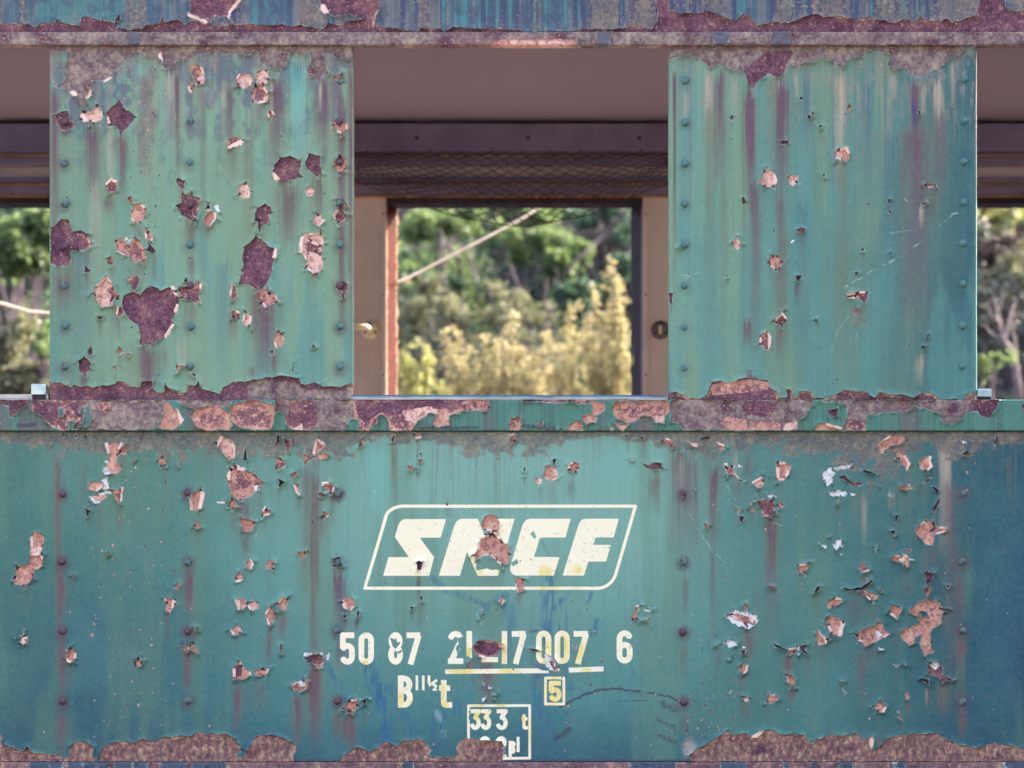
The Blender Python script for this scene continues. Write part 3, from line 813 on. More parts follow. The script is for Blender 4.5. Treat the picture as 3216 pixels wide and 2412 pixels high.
d4 W 780,215 810,220 800,235
d4 S.3 895,210 940,220 915,235
d4 D 585,185 690,205 760,190 850,120 855,140 790,195 740,215 650,215
d4 S.2 480,440 510,420 570,450 615,470 590,590 550,585 510,560 490,500
d4 L 600,462 622,475 597,597 577,585
d4 S.3 390,550 410,540 440,580 490,610 470,650 405,660
d4 L 440,580 495,610 472,650 465,615
d4 S.4 720,580 760,530 840,510 900,470 945,490 935,530 990,570 940,600 860,640 790,670 770,640 730,620
d4 W 880,540 920,570 900,610
d4 W 720,540 745,545 720,560
d4 W 890,680 940,680 940,705 900,705
d4 S.35 985,380 1010,330 1090,360 1075,400 1050,450 990,400
d4 S.36 1155,370 1220,320 1290,290 1400,310 1410,350 1450,370 1410,400 1410,480 1340,520 1320,560 1330,690 1350,710 1270,750 1255,700 1230,640 1260,570 1190,590 1195,640 1150,660 1110,620 1075,575 1110,520 1150,520 1200,490 1230,480 1220,430 1160,400
d4 O 1220,385 1300,380 1310,440 1240,440
d4 D 1400,360 1490,372 1450,385
d4 D 55,650 110,680 160,690 150,700 60,680
d4 S.4 165,690 230,680 220,715 175,745
d4 D 250,680 320,650 300,700 320,740
d4 W 240,650 252,635 255,745 245,745
d4 M.6 1280,190 1305,180 1320,220 1290,270
d4 S.4 150,900 180,900 220,950 205,1005 165,970
d4 S.35 0,1060 60,1070 90,1100 20,1140 -10,1120
d4 W -10,1045 60,1060 40,1070
d4 M.4 590,950 625,960 610,985
d4 M.5 610,1010 640,1050 630,1058
d4 R.8 1300,850 1320,800 1410,810 1420,900 1480,940 1420,970 1390,930 1310,890
d4 W 1310,810 1350,785 1390,820 1360,850
d4 S.15 865,1160 905,1105 960,1165 940,1210 890,1200
d4 S.4 1110,1060 1135,1045 1155,1080 1130,1100
d4 S.4 1050,1200 1070,1195 1070,1220
d4 S.4 1060,1250 1085,1240 1085,1275
d4 D 1230,935 1310,940 1300,980 1270,960
d4 M.6 1020,820 1065,825 1050,840
d4 W 1105,815 1150,835 1140,842
d4 W 1135,855 1150,855 1145,868
d4 D 370,235 400,190 430,185 410,220
d4 R 1450,165 1480,175 1460,200
d4 S.4 5,175 60,185 60,205 15,200
"""
# lower edge of the paint on the board above the windows (tile a1 units, running across all four tiles)
BOARD_EDGE = """-3000,210 -2000,180 -900,215 0,197 150,200 230,205 300,232 330,200 330,188 450,190 460,165 505,185 600,210 650,215 660,150 700,130 770,150 830,185 840,140 850,180 930,185 975,125 980,150 945,240 1000,235 1080,255 1100,235 1150,240 1200,215 1300,205 1330,150 1335,190 1400,175 1460,165 1500,215 1560,170 1680,185 1760,215 1840,215 1900,200 2084,205
2184,210 2284,205 2384,215 2474,205 2524,225 2564,235 2584,240 2624,245 2674,205 2764,220 2824,185 2934,165 3044,200 3094,215 3184,230 3284,245 3404,262 3424,235 3484,235 3564,245 3634,255 3684,225 3764,230 3834,240 3954,235 3989,215 4014,235 4168,240
4218,250 4250,262 4368,262 4458,260 4618,262 4728,245 4908,240 5068,240 5118,215 5248,220 5298,250 5308,225 5358,180 5368,130 5338,50 5328,-40 5440,-40 5443,90 5508,90 5528,120 5618,110 5728,100 5738,85 5808,110 5968,170 5988,190 5998,160 6048,120 6098,135 6148,190 6168,210 6252,205
6252,190 6322,175 6352,190 6482,180 6522,150 6642,110 6702,150 6802,135 6902,150 6967,175 7022,140 7122,160 7202,175 7252,190 7312,190 7337,165 7452,175 7502,135 7552,170 7632,185 7702,160 7752,185 7812,175 7902,145 7952,135 7987,-40 8182,-40 8182,60 8212,80 8252,90 8336,95 9200,150 10500,190 13300,150"""

# rain streaks: kind, centre, width, top, bottom, strength (mm in the survey frame)
STREAKS = """
v 172 22 270 900 .7|v 292 40 385 640 .85|v 385 24 425 640 .75|t 345 26 390 600 .55|t 540 60 200 470 .5|v 556 16 205 600 .85|v 598 12 330 460 .5|v 722 26 250 560 .6|t 700 22 240 460 .5|v 872 42 225 560 .85|t 850 14 220 420 .5|v 1012 46 245 520 .75|t 1002 12 250 360 .7|v 1076 26 270 1080 .6|v 1103 14 185 1250 .7|v 905 52 560 800 .85|v 1000 30 545 720 .6|l 935 66 180 520 .8|b 930 40 180 300 .4|l 440 30 190 300 .5
v 195 48 835 1010 .65|v 462 48 1070 1340 1|v 470 26 1075 1300 .8|v 445 14 1082 1204 .5|y 500 14 1085 1200 .5|v 518 16 1070 1190 .45|v 832 58 890 1210 .85|v 1075 26 690 1120 .55|v 600 26 690 780 .7|v 600 22 790 900 .55|v 340 22 610 680 .85|v 655 20 700 760 .5|v 265 18 1180 1215 .9|t 570 30 1060 1180 .35|v 790 20 1150 1200 .6|v 730 18 950 1090 .5|t 300 40 560 900 .3|v 860 16 1115 1180 .5
y 640 20 300 1200 .35|y 780 30 400 1200 .3|y 980 26 500 1100 .3|b 250 60 700 1240 .35|b 700 50 800 1230 .3
v 2119 8 215 860 .95|y 2117 6 760 1000 .5|t 2152 20 270 420 .5|t 2226 26 212 470 .75|v 2262 34 215 620 .8|t 2312 26 212 400 .5|v 2357 34 275 660 1|y 2335 10 280 1180 .55|v 2372 34 560 1150 .55|v 2452 46 240 680 .85|v 2455 30 600 1200 .4|t 2500 16 215 330 .55|b 2535 20 230 420 .5|t 2640 30 222 620 .8|y 2645 40 500 1230 .4|b 2722 30 240 700 .55|t 2695 12 250 330 .4|t 2803 22 218 330 .6|v 2875 34 245 500 1|i 2872 22 300 430 .9|v 2872 86 380 1080 .6|t 2902 20 245 400 .85|t 2948 30 242 430 .85|v 2955 36 330 640 .5|t 2992 16 190 320 .5|t 3068 10 150 700 .4|v 2345 24 990 1100 .8|t 2890 22 1100 1220 .7|t 2895 14 640 720 .6|v 2504 14 880 960 .7|v 2700 40 950 1030 .55|t 2688 16 980 1020 .4|y 2460 30 700 1200 .35|y 2230 40 300 1240 .4|v 2352 18 1160 1230 .7|b 2520 40 600 1200 .3|b 2800 60 400 1200 .25|y 2270 26 560 1230 .35
v 186 18 1420 2250 .55|y 172 8 1420 1800 .6|v 262 20 1430 1640 .3|v 196 26 1785 1960 .95|v 196 20 2000 2200 1|v 192 26 2215 2390 1|v 590 24 1775 1960 .9|v 590 20 2010 2170 .75|v 586 12 2060 2200 .7|v 988 26 1470 2360 .55|y 983 5 1480 2330 .55|v 960 34 1440 1900 .4|v 1062 30 1780 1990 .9|v 1070 22 2000 2110 .6|v 1060 22 2220 2340 .8|v 1102 20 2240 2360 .95|v 1083 16 2240 2350 .9|v 985 34 2090 2350 .85|v 932 24 2170 2370 .8|v 1013 16 1610 1720 .6|v 850 16 1890 2000 .6|v 845 18 1972 2100 .8|v 885 24 1910 2030 .6|v 1122 12 1930 1990 .6|v 1080 12 1930 1975 .6|y 520 8 1470 1720 .5|v 375 20 1580 1700 .4|v 770 26 1560 1760 .45|v 770 14 1680 1760 .5|v 745 18 2140 2320 .75|v 1145 10 2230 2290 .5|v 1315 12 1805 1900 .6|y 1318 10 1880 1980 .5|v 2150 70 1400 1800 .5|t 2140 30 1420 1560 .3|v 2242 24 1440 1760 .85|v 2240 12 1700 2100 .4|t 2310 22 1410 1540 .5|v 2345 20 1410 1540 .4|v 2150 16 1790 1960 .5|v 2148 20 1995 2150 .45|v 2148 24 2220 2330 .6|y 2058 18 1475 1600 .7|v 2428 26 1625 1830 .95|v 2425 40 1700 2050 .35|y 2380 26 1800 2100 .3|t 2970 40 1370 1760 .7|v 2990 44 1500 2300 .35|t 2712 18 1540 1720 .55|t 2800 20 1540 1600 .45|v 2705 20 2030 2260 .45|v 3020 20 1790 1980 .6|v 3020 26 1996 2100 .95|y 3022 30 2040 2280 .3|v 3026 18 2220 2320 .9|v 3166 8 1425 1560 .6|v 2350 26 1980 2100 .6|v 2325 18 2110 2200 .5|v 2332 20 2210 2260 .5|v 2478 24 2058 2130 .6|v 2486 24 2160 2210 .6|v 2852 14 2200 2250 .6|v 2956 30 2140 2260 .5|t 2910 10 2160 2220 .6|v 2762 10 2310 2360 .7|v 1528 30 2060 2230 .7|v 1410 16 1560 1650 .3|v 1795 22 1512 1580 .3|l 1192 66 1385 1700 .75|y 1237 18 1390 1560 .6|l 1900 120 1400 1600 .35|v 1630 14 1855 1900 .4
"""
GRIME_TOP = """-2000,50 0,34 100,42 200,66 320,58 420,64 520,70 640,62 760,60 860,62 1000,64 1090,66 1150,30 1210,14 1250,40 1330,30 1400,44 1470,66 1540,72 1600,60 1680,74 1720,50 1800,26 1900,12 1960,24 2040,34 2110,60 2180,66 2260,60 2360,40 2440,50 2540,70 2660,90 2720,120 2800,110 2860,60 2920,34 2990,90 3060,50 3140,30 3216,30 5200,40"""


# ---------------------------------------------------------------- reading the wear survey
TILE = {'a': 0, 'b': 600, 'c': 1200, 'd': 1772}
LEV = {'P': 0.05, 'S': 0.22, 'M': 0.5, 'R': 0.88, 'T': 0.62, 'W': 0.0, 'L': 0.0, 'D': 0.95, 'B': 0.62, 'O': 0.0}


def pairs(s):
    return [tuple(float(q) for q in p.split(',')) for p in s.split()]


PATCH = []
for line in WEAR.strip().splitlines():
    tl, ty, rest = line.split(' ', 2)
    ox, oy = 804 * (int(tl[1]) - 1), TILE[tl[0]]
    pts = [(ox + x * SU, oy + y * SU) for x, y in pairs(rest)]
    lev = float(ty[1:]) if len(ty) > 1 else LEV[ty[0]]
    PATCH.append((ty[0], lev, pts, oy))
_q = random.Random(17)
_more = []
for ty, lev, pts, oy in PATCH:                          # splits run out of the corners of a patch, and some edges fold back
    w = max(p[0] for p in pts) - min(p[0] for p in pts); h = max(p[1] for p in pts) - min(p[1] for p in pts)
    if ty not in 'MRPS' or not (16 < w < 130) or not (14 < h < 200) or 1250 < pts[0][1] < 1356:
        continue
    cx = sum(p[0] for p in pts) / len(pts); cy = sum(p[1] for p in pts) / len(pts)
    for i, (x, y) in enumerate(pts):
        r0 = math.hypot(x - cx, y - cy) + 1e-6
        if _q.random() < 0.30 and r0 > 6:
            a = math.atan2(y - cy, x - cx) + _q.gauss(0, 0.45)
            L = _q.uniform(4, 9) + 0.10 * min(w, 60) * _q.random() * 2
            b = _q.uniform(1.8, 3.2)
            ux, uy = math.cos(a), math.sin(a)
            bx, by = x - ux * 3, y - uy * 3
            k = _q.uniform(-.35, .35) * L
            _more.append(('D', 0.9, [(bx - uy * b, by + ux * b), (x + ux * L * .5 - uy * (k + .8), y + uy * L * .5 + ux * (k + .8)), (x + ux * L, y + uy * L), (x + ux * L * .5 - uy * (k - .8), y + uy * L * .5 + ux * (k - .8)), (bx + uy * b, by - ux * b)], oy))
        x2, y2 = pts[i - 1]
        el = math.hypot(x2 - x, y2 - y)
        if ty in 'PSM' and 8 < el < 50 and _q.random() < 0.20:
            t = _q.uniform(2.2, 4.6)
            q0, q1 = _q.uniform(0.05, .25), _q.uniform(.75, .95)
            e0 = (x + (x2 - x) * q0, y + (y2 - y) * q0); e1 = (x + (x2 - x) * q1, y + (y2 - y) * q1)
            ix, iy = cx - (x + x2) / 2, cy - (y + y2) / 2
            n_ = math.hypot(ix, iy) + 1e-6
            ix, iy = ix / n_ * t, iy / n_ * t
            _more.append(('L', 0.0, [(e0[0] - ix * .3, e0[1] - iy * .3), (e1[0] - ix * .3, e1[1] - iy * .3), (e1[0] + ix, e1[1] + iy), (e0[0] + ix * .8, e0[1] + iy * .8)], oy))
PATCH += _more
edge = [(x * SU, y * SU) for x, y in pairs(BOARD_EDGE)]
BOARD = ('R', 0.78, edge + [(edge[-1][0], 140), (edge[0][0], 140)], 0)
_r = random.Random(5)
CHIPS = []
for k in range(620):                                    # small stone chips, crowded in a few drifts
    if k % 3 == 0:
        x, y = _r.uniform(-600, 3900), _r.uniform(1400, 2360)
    elif k % 3 == 1:
        x, y = _r.gauss(380, 90), _r.uniform(1480, 2330)
    else:
        x, y = _r.choice([(_r.gauss(1700, 260), _r.uniform(1400, 2350)), (_r.uniform(2120, 3200), _r.uniform(1400, 2350)), (_r.gauss(2200, 60), _r.gauss(2250, 60))])
    CHIPS.append((x, y, abs(_r.gauss(0, 1.5)) + 1.3, _r.choice([0.95, 0.9, 0.7, 0.3])))
for k in range(260):
    x = _r.choice([_r.uniform(160, 1100), _r.uniform(2110, 3060), _r.gauss(460, 40), _r.uniform(2400, 3000)])
    CHIPS.append((x, _r.uniform(200, 1230), abs(_r.gauss(0, 1.3)) + 1.3, _r.choice([0.95, 0.9, 0.7, 0.95])))

RIVETS = [(x, y, {195: .85, 590: .8, 1061: .85, 2146: .7, 3022: .8}[x]) for y in (1549, 1766, 1982, 2202) for x in (195, 590, 1061, 2146, 3022)] + \
         [(x, y, s) for y in (382, 511, 640, 770, 897, 1024, 1153) for x, s in ((204, .5), (598, .3), (1067, .65))] + \
         [(2152, y, .22) for y in (253, 384, 513, 640, 769, 897, 1028, 1156)]
STREAK = []
for row in STREAKS.replace('\n', '|').split('|'):
    if row.strip():
        k, a = row.split()[0], [float(q) for q in row.split()[1:]]
        STREAK.append((k, *a))
for ty, lev, pts, oy in PATCH[:len(PATCH) - len(_more)]:   # every bare patch bleeds a little downwards
    xs_ = [p[0] for p in pts]; ys_ = [p[1] for p in pts]
    w = max(xs_) - min(xs_); h = max(ys_) - min(ys_)
    if ty in 'MRDS' and w < 140 and h < 200 and not (1240 < min(ys_) < 1356) and min(ys_) > 150:
        s = {'M': 0.4, 'R': 0.55, 'D': 0.38, 'S': 0.2}[ty]
        cx = sum(x for x, y in pts if y > max(ys_) - 0.4 * h) / max(1, sum(1 for x, y in pts if y > max(ys_) - 0.4 * h))
        STREAK.append(('v' if _r.random() < 0.7 else 'y', cx, max(7, w * 0.55), max(ys_) - h * 0.3, max(ys_) + 30 + min(w, 50) * _r.uniform(1.0, 2.6), s * _r.uniform(0.6, 1.1)))
SCOL = {'v': lin(102, 76, 94), 't': lin(172, 158, 146), 'y': lin(108, 108, 88), 'b': lin(52, 98, 124),
        'l': lin(112, 172, 164), 'i': lin(66, 58, 116)}

# ---------------------------------------------------------------- lettering (survey tile units of tile d2 / c2)
LETTERS = []            # (group name, [('poly', pts) | ('line', pts, half width)], taken-away polygons)


def tp(tile, s):
    ox, oy = 804 * (int(tile[1]) - 1), TILE[tile[0]]
    return [(ox + x * SU, oy + y * SU) for x, y in (pairs(s) if isinstance(s, str) else s)]


def arc(cx, cy, rx, ry, a0, a1, n=9):
    return [(cx + rx * math.cos(math.radians(a0 + (a1 - a0) * i / n)), cy + ry * math.sin(math.radians(a0 + (a1 - a0) * i / n))) for i in range(n + 1)]


def glyph(ch, x0, x1, y0, y1, s):
    """Stroked digit in the box; returns centre lines."""
    h = s / 2
    L, R, T, B = x0 + h, x1 - h, y0 + h, y1 - h
    w, H = R - L, B - T
    cx = (L + R) / 2; rx = w / 2; ry = min(rx * 1.05, H * 0.25)
    if ch == '0':
        p = arc(cx, T + ry, rx, ry, 180, 360) + arc(cx, B - ry, rx, ry, 0, 180)
        return [p + [p[0]]]
    if ch == '1':
        return [[(cx, y0), (cx, y1)]]
    if ch == '7':
        return [[(x0, T), (R + h * 0.55, T)], [(R, T), (x0 + w * 0.42, y1)]]
    if ch == '5':
        my = T + H * 0.40
        return [[(x1 - h * 0.2, T), (L + w * 0.02, T), (L, my + H * 0.10)],
                [(L, my + H * 0.08)] + arc(cx, my + ry, rx, ry, 215, 360) + arc(cx, B - ry, rx, ry, 0, 165)]
    if ch == '2':
        return [arc(cx, T + ry, rx, ry, 185, 360) + [(R, T + ry + H * 0.10), (L + w * 0.05, B)], [(x0, B), (x1, B)]]
    if ch == '3':
        my = T + H * 0.38
        return [[(x0 + w * 0.1, T), (R, T), (cx - w * 0.05, my)], [(cx - w * 0.05, my)] + arc(cx - w * 0.02, my + (B - my) / 2, rx * 1.02, (B - my) / 2, -90, 165, 14)]
    if ch == '6':
        c = T + H * 0.42
        return [arc(cx, T + ry, rx, ry, -10, -180) + arc(cx, B - ry, rx, ry, 180, 0) + arc(cx, c + ry, rx, ry, 0, -180)]
    if ch == '8':
        m = T + H * 0.46
        a = arc(cx, T + (m - T) / 2, rx * 0.9, (m - T) / 2, 90, 450, 20)
        b = arc(cx, m + (B - m) / 2, rx, (B - m) / 2, -90, 270, 20)
        return [a, b]
    if ch == 'B':
        m = T + H * 0.47
        k1 = (m - T) / 2; k2 = (B - m) / 2
        return [[(L, y0), (L, y1)], [(L, T), (R - k1 * 1.0 - w * .05, T)] + arc(R - k1 - w * .05, T + k1, k1, k1, -90, 90) + [(L, m)],
                [(L, m), (R - k2 * 0.8, m)] + arc(R - k2 * 0.8, m + k2, k2 * 0.8, k2, -90, 90) + [(L, B)]]
    if ch == 't':
        xx = x0 + (x1 - x0) * 0.36
        return [[(xx, y0), (xx, B - H * 0.12)] + arc(xx + w * 0.36, B - H * 0.12, w * 0.36, H * 0.12, 180, 80) + [(x1, B - 2)],
                [(x0, T + H * 0.24), (x1 - w * 0.25, T + H * 0.24)]]
    if ch == 'p':
        return [[(L, y0), (L, y1)], [(L, T)] + arc(cx, T + rx, rx, rx, -100, 90) + arc(cx, T + H * 0.62 - rx, rx, rx, 0, 110)]
    if ch == 'l':
        return [[(cx, y0), (cx, y1)]]


def put(group, tile, ch, x0, x1, y0, y1, s):
    for l in glyph(ch, x0, x1, y0, y1, s):
        LETTERS.append((group, 'line', tp(tile, l), s * SU / 2))


def poly(group, tile, s):
    LETTERS.append((group, 'poly', tp(tile, s), 0))


EM = 'emblem'
fr = arc(1205, 1112, 150, 102, 198, 270, 8) + [(3089, 1010)] + arc(2781, 1500, 158, 178, 18, 90, 10) + [(886, 1678)]
fr = [(x, y) for x, y in fr]
LETTERS.append((EM, 'line', tp('c2', fr + [fr[0]]), 5.0))
poly(EM, 'c2', [(1035, 1577), (1078, 1425), (1245, 1425), (1130, 1262)] + [(1158, 1165), (1170, 1142), (1190, 1122), (1215, 1115)] + [(1547, 1115), (1503, 1266), (1335, 1268), (1450, 1425), (1410, 1577)])
poly(EM, 'c2', [(1488, 1577), (1612, 1175), (1628, 1140), (1648, 1120), (1675, 1112), (1805, 1112), (1885, 1300), (1945, 1112), (2105, 1112), (1970, 1577), (1805, 1577), (1718, 1380), (1660, 1577)])
poly(EM, 'c3', [(82, 1175), (95, 1145), (118, 1120), (150, 1112), (479, 1112), (435, 1265), (250, 1265), (226, 1272), (178, 1423), (388, 1425), (340, 1575), (30, 1575), (5, 1562), (-14, 1538), (-15, 1500)])
poly(EM, 'c3', [(540, 1165), (552, 1138), (572, 1118), (600, 1112), (870, 1112), (827, 1265), (680, 1265), (661, 1325), (805, 1325), (766, 1461), (620, 1462), (586, 1575), (412, 1575)])
NU = 'running_number'
S0 = 47
put(NU, 'd2', '5', 683, 805, 555, 818, S0); put(NU, 'd2', '0', 835, 960, 555, 818, S0)
put(NU, 'd2', '8', 1076, 1197, 553, 818, S0); put(NU, 'd2', '7', 1225, 1348, 555, 816, S0)
put(NU, 'd2', '2', 1562, 1688, 543, 812, S0); put(NU, 'd2', '1', 1712, 1760, 543, 800, 46)
poly(NU, 'd2', [(1835, 755), (1970, 755), (1970, 797), (1835, 797)])
put(NU, 'd2', '1', 2000, 2045, 543, 812, 44)
put(NU, 'd3', '7', -2, 120, 543, 812, S0); put(NU, 'd3', '0', 196, 320, 540, 812, S0)
put(NU, 'd3', '0', 346, 470, 540, 812, S0); put(NU, 'd3', '7', 502, 628, 543, 812, S0)
put(NU, 'd3', '6', 852, 982, 538, 808, S0)
poly(NU, 'd2', [(1540, 856), (2290, 846), (2330, 862), (2384, 868), (2384, 886), (1540, 893)])
poly(NU, 'd3', [(460, 842), (745, 832), (745, 872), (465, 882)])
CL = 'class_mark'
put(CL, 'd2', 'B', 1155, 1277, 905, 1168, S0)
for cx in (1310, 1362):
    put(CL, 'd2', '1', cx - 10, cx + 10, 905, 1026, 21)
LETTERS.append((CL, 'line', tp('d2', [(1408, 905), (1408, 972)]), 4.2))
LETTERS.append((CL, 'line', tp('d2', [(1474, 942), (1406, 990)]), 3.6))
put(CL, 'd2', '2', 1437, 1474, 974, 1030, 15)
put(CL, 'd2', 't', 1490, 1597, 942, 1170, 46)
BX = 'boxed_figure'
LETTERS.append((BX, 'line', tp('d3', [(273, 926), (422, 926), (422, 1138), (273, 1138), (273, 926)]), 4.3))
put(BX, 'd3', '5', 298, 402, 948, 1119, 40)
LD = 'load_plate'
LETTERS.append((LD, 'line', tp('d2', [(1730, 1152), (2228, 1150), (2228, 1578), (1730, 1585), (1730, 1152)]), 4.2))
for x0, x1 in ((1742, 1830), (1826, 1916), (1953, 2050)):
    put(LD, 'd2', '3', x0, x1, 1180, 1350, 34)
put(LD, 'd3', 't', 78, 132, 1222, 1346, 27)
put(LD, 'd2', '2', 1820, 1905, 1400, 1580, 36); put(LD, 'd2', '2', 1953, 2040, 1400, 1582, 36)
put(LD, 'd2', 'p', 2056, 2114, 1438, 1592, 26); put(LD, 'd3', 'l', 40, 60, 1405, 1530, 24)
LOST = [tp('c2', s) for s in ("1780,1440 1830,1415 1900,1405 1960,1450 1992,1505 1985,1532 1880,1520 1800,1530",)] + \
       [tp('c3', s) for s in ("150,1230 180,1215 190,1245 202,1262 180,1278 160,1255", "-5,1470 25,1450 42,1438 52,1475 10,1498", "35,1365 60,1380 50,1390", "150,1430 165,1440 155,1455")] + \
       [tp('d2', s) for s in ("1090,600 1120,605 1150,640 1175,632 1170,655 1130,690 1105,650", "1155,710 1190,700 1185,720 1160,728", "1640,605 1700,585 1690,640 1640,735 1625,690 1650,640", "1710,760 1735,745 1750,770 1770,760 1765,800 1710,800", "1735,1195 1745,1190 1750,1240 1738,1300")]
YEL = [(1500, 1796, 18, 14), (1570, 1800, 10, 8), (1712, 1795, 26, 22), (1812, 1790, 22, 20), (1720, 1846, 40, 9), (1812, 1846, 10, 8), (1475, 1840, 8, 6),
       (1714, 2040, 22, 60), (1770, 2040, 20, 60), (1815, 2050, 30, 50), (1480, 2075, 14, 12), (1470, 2050, 12, 30), (1583, 2050, 12, 50), (1450, 2108, 60, 12), (1600, 2108, 40, 10),
       (1258, 2200, 14, 36), (1290, 2215, 12, 20), (1390, 2170, 10, 40), (1395, 2215, 16, 20), (1740, 2170, 40, 60), (1500, 2218, 30, 7), (1570, 2216, 24, 7), (1500, 2250, 30, 16), (1545, 2250, 20, 20), (1663, 2300, 8, 50), (1640, 2260, 12, 30), (1840, 2105, 20, 10), (1146, 2080, 16, 8)]
BLUE = [([(1150, 2085), (1185, 2170), (1205, 2230), (1215, 2330)], 26, .9), ([(1170, 2155), (1230, 2165), (1270, 2220), (1280, 2300)], 22, .55), ([(1020, 2080), (1050, 2130), (1075, 2155), (1090, 2200)], 12, .6),
        ([(1390, 2240), (1370, 2280), (1380, 2330)], 30, .4), ([(1420, 2160), (1440, 2240)], 20, .45), ([(1725, 1780), (1722, 1900), (1718, 2010)], 26, .7), ([(1760, 1880), (1757, 2000)], 6, .6), ([(1778, 1880), (1778, 1990)], 4, .5), ([(1740, 1910), (1790, 1860)], 8, .5),
        ([(1880, 1950), (1860, 1990)], 14, .75), ([(1855, 1865), (1845, 1895)], 7, .7), ([(1360, 1815), (1400, 1855), (1470, 1875), (1520, 1900)], 12, .5), ([(1520, 1920), (1560, 1880), (1590, 1870)], 16, .45), ([(1595, 1890), (1605, 1960), (1590, 2060)], 26, .45),
        ([(1700, 2110), (1690, 2220), (1720, 2300), (1745, 2370)], 34, .6), ([(1745, 2230), (1790, 2290)], 5, .6), ([(1770, 2080), (1790, 2160)], 14, .5), ([(2200, 2050), (2215, 2030), (2255, 1990)], 11, .6), ([(2045, 1980), (2060, 1960)], 7, .4), ([(1500, 2090), (1470, 2200)], 18, .3), ([(1290, 2275), (1380, 2260), (1440, 2240)], 10, .4), ([(1820, 1985), (1830, 2100)], 12, .5), ([(1080, 1770), (1070, 2050)], 20, .25), ([(1650, 2230), (1640, 2320)], 24, .5), ([(2020, 2150), (1990, 2110)], 10, .25)]
PALE = [([(1372, 2240), (1390, 2270), (1395, 2310)], 16, .5), ([(1510, 2020), (1512, 2060)], 10, .4), ([(1500, 1930), (1510, 1960)], 8, .5)]
SCUFF = [([(1758, 2222), (1795, 2200), (1840, 2180), (1895, 2166), (1935, 2163), (1970, 2168), (2010, 2170)], 5, .8), ([(2035, 2175), (2080, 2182), (2110, 2192), (2138, 2208)], 5, .75),
         ([(1930, 2200), (2030, 2200)], 4, .5), ([(1980, 2180), (2020, 2178)], 12, .4), ([(2080, 2210), (2125, 2230)], 22, .5), ([(2065, 2260), (2120, 2285)], 12, .5), ([(1770, 2300), (1790, 2290), (1750, 2320)], 14, .6), ([(1780, 2240), (1775, 2235)], 16, .45), ([(2065, 2310), (2120, 2330)], 14, .5), ([(1150, 1760), (1145, 1850)], 10, .25),
         ([(2180, 2180), (2220, 2330)], 30, .36), ([(400, 2020), (370, 2330)], 60, .3), ([(1660, 1985), (1690, 1980)], 6, .5), ([(2140, 2330), (2300, 2310)], 12, .4), ([(60, 1340), (110, 1336)], 10, .7), ([(1320, 1347), (1500, 1345)], 8, .6), ([(1640, 1342), (1740, 1346)], 12, .6), ([(1700, 1690), (1720, 1740)], 14, .4), ([(1415, 1650), (1400, 1700)], 10, .35)]


SCRATCH = [([(2650, 905), (2690, 880), (2730, 856)], .7), ([(2732, 854), (2800, 820), (2880, 768)], .8), ([(2880, 768), (2960, 700), (3000, 668)], .45), ([(2670, 985), (2630, 1040), (2610, 1100)], .3), ([(2740, 740), (2870, 720)], .3),
           ([(2840, 625), (2870, 640)], .6), ([(2990, 672), (3008, 668)], .7), ([(2138, 858), (2150, 866), (2170, 868)], .6), ([(2150, 878), (2200, 852)], .3), ([(2205, 650), (2225, 690)], .2), ([(2670, 1000), (2700, 1075)], .25),
           ([(2160, 1600), (2190, 1660), (2230, 1720), (2290, 1780)], .4), ([(2268, 1490), (2300, 1560), (2310, 1570)], .35), ([(2370, 1545), (2420, 1620)], .25), ([(2420, 1640), (2460, 1650)], .35), ([(1060, 1250), (1072, 1190)], .25), ([(640, 880), (660, 930)], .25), ([(2440, 1340), (2500, 1700)], .12)]


def seg_d(X, Y, pts):
    d = np.full(X.shape, 1e9, np.float32)
    for (ax, ay), (bx, by) in zip(pts[:-1], pts[1:]):
        ex, ey = bx - ax, by - ay
        t = np.clip(((X - ax) * ex + (Y - ay) * ey) / (ex * ex + ey * ey + 1e-9), 0, 1)
        d = np.minimum(d, np.hypot(X - ax - ex * t, Y - ay - ey * t))
    return d


def line_sdf(X, Y, pts, hw):
    """Stroke with square ends."""
    closed = abs(pts[0][0] - pts[-1][0]) + abs(pts[0][1] - pts[-1][1]) < 1e-6
    d = np.full(X.shape, 1e9, np.float32)
    n = len(pts) - 1
    for i in range(n):
        (ax, ay), (bx, by) = pts[i], pts[i + 1]
        ex, ey = bx - ax, by - ay
        L = math.hypot(ex, ey) + 1e-9
        u = ((X - ax) * ex + (Y - ay) * ey) / L
        q = np.hypot(X - ax - ex / L * np.clip(u, 0, L), Y - ay - ey / L * np.clip(u, 0, L)) - hw
        if not closed and i == 0:
            q = np.maximum(q, -u)
        if not closed and i == n - 1:
            q = np.maximum(q, u - L)
        d = np.minimum(d, q)
    return d


def window(xs, ys, pts, pad):
    x = [p[0] for p in pts]; y = [p[1] for p in pts]
    i0, i1 = np.searchsorted(xs, [min(x) - pad, max(x) + pad])
    j0, j1 = np.searchsorted(ys, [min(y) - pad, max(y) + pad])
    return (slice(j0, j1), slice(i0, i1)) if i1 > i0 and j1 > j0 else None


ROWSEL = {'board': (-999, 110), 'rail': (-999, -990), 'pillar': (140, 1257), 'waist': (1257, 1356), 'panel': (1356, 2393), 'ledge': (9000, 9001)}


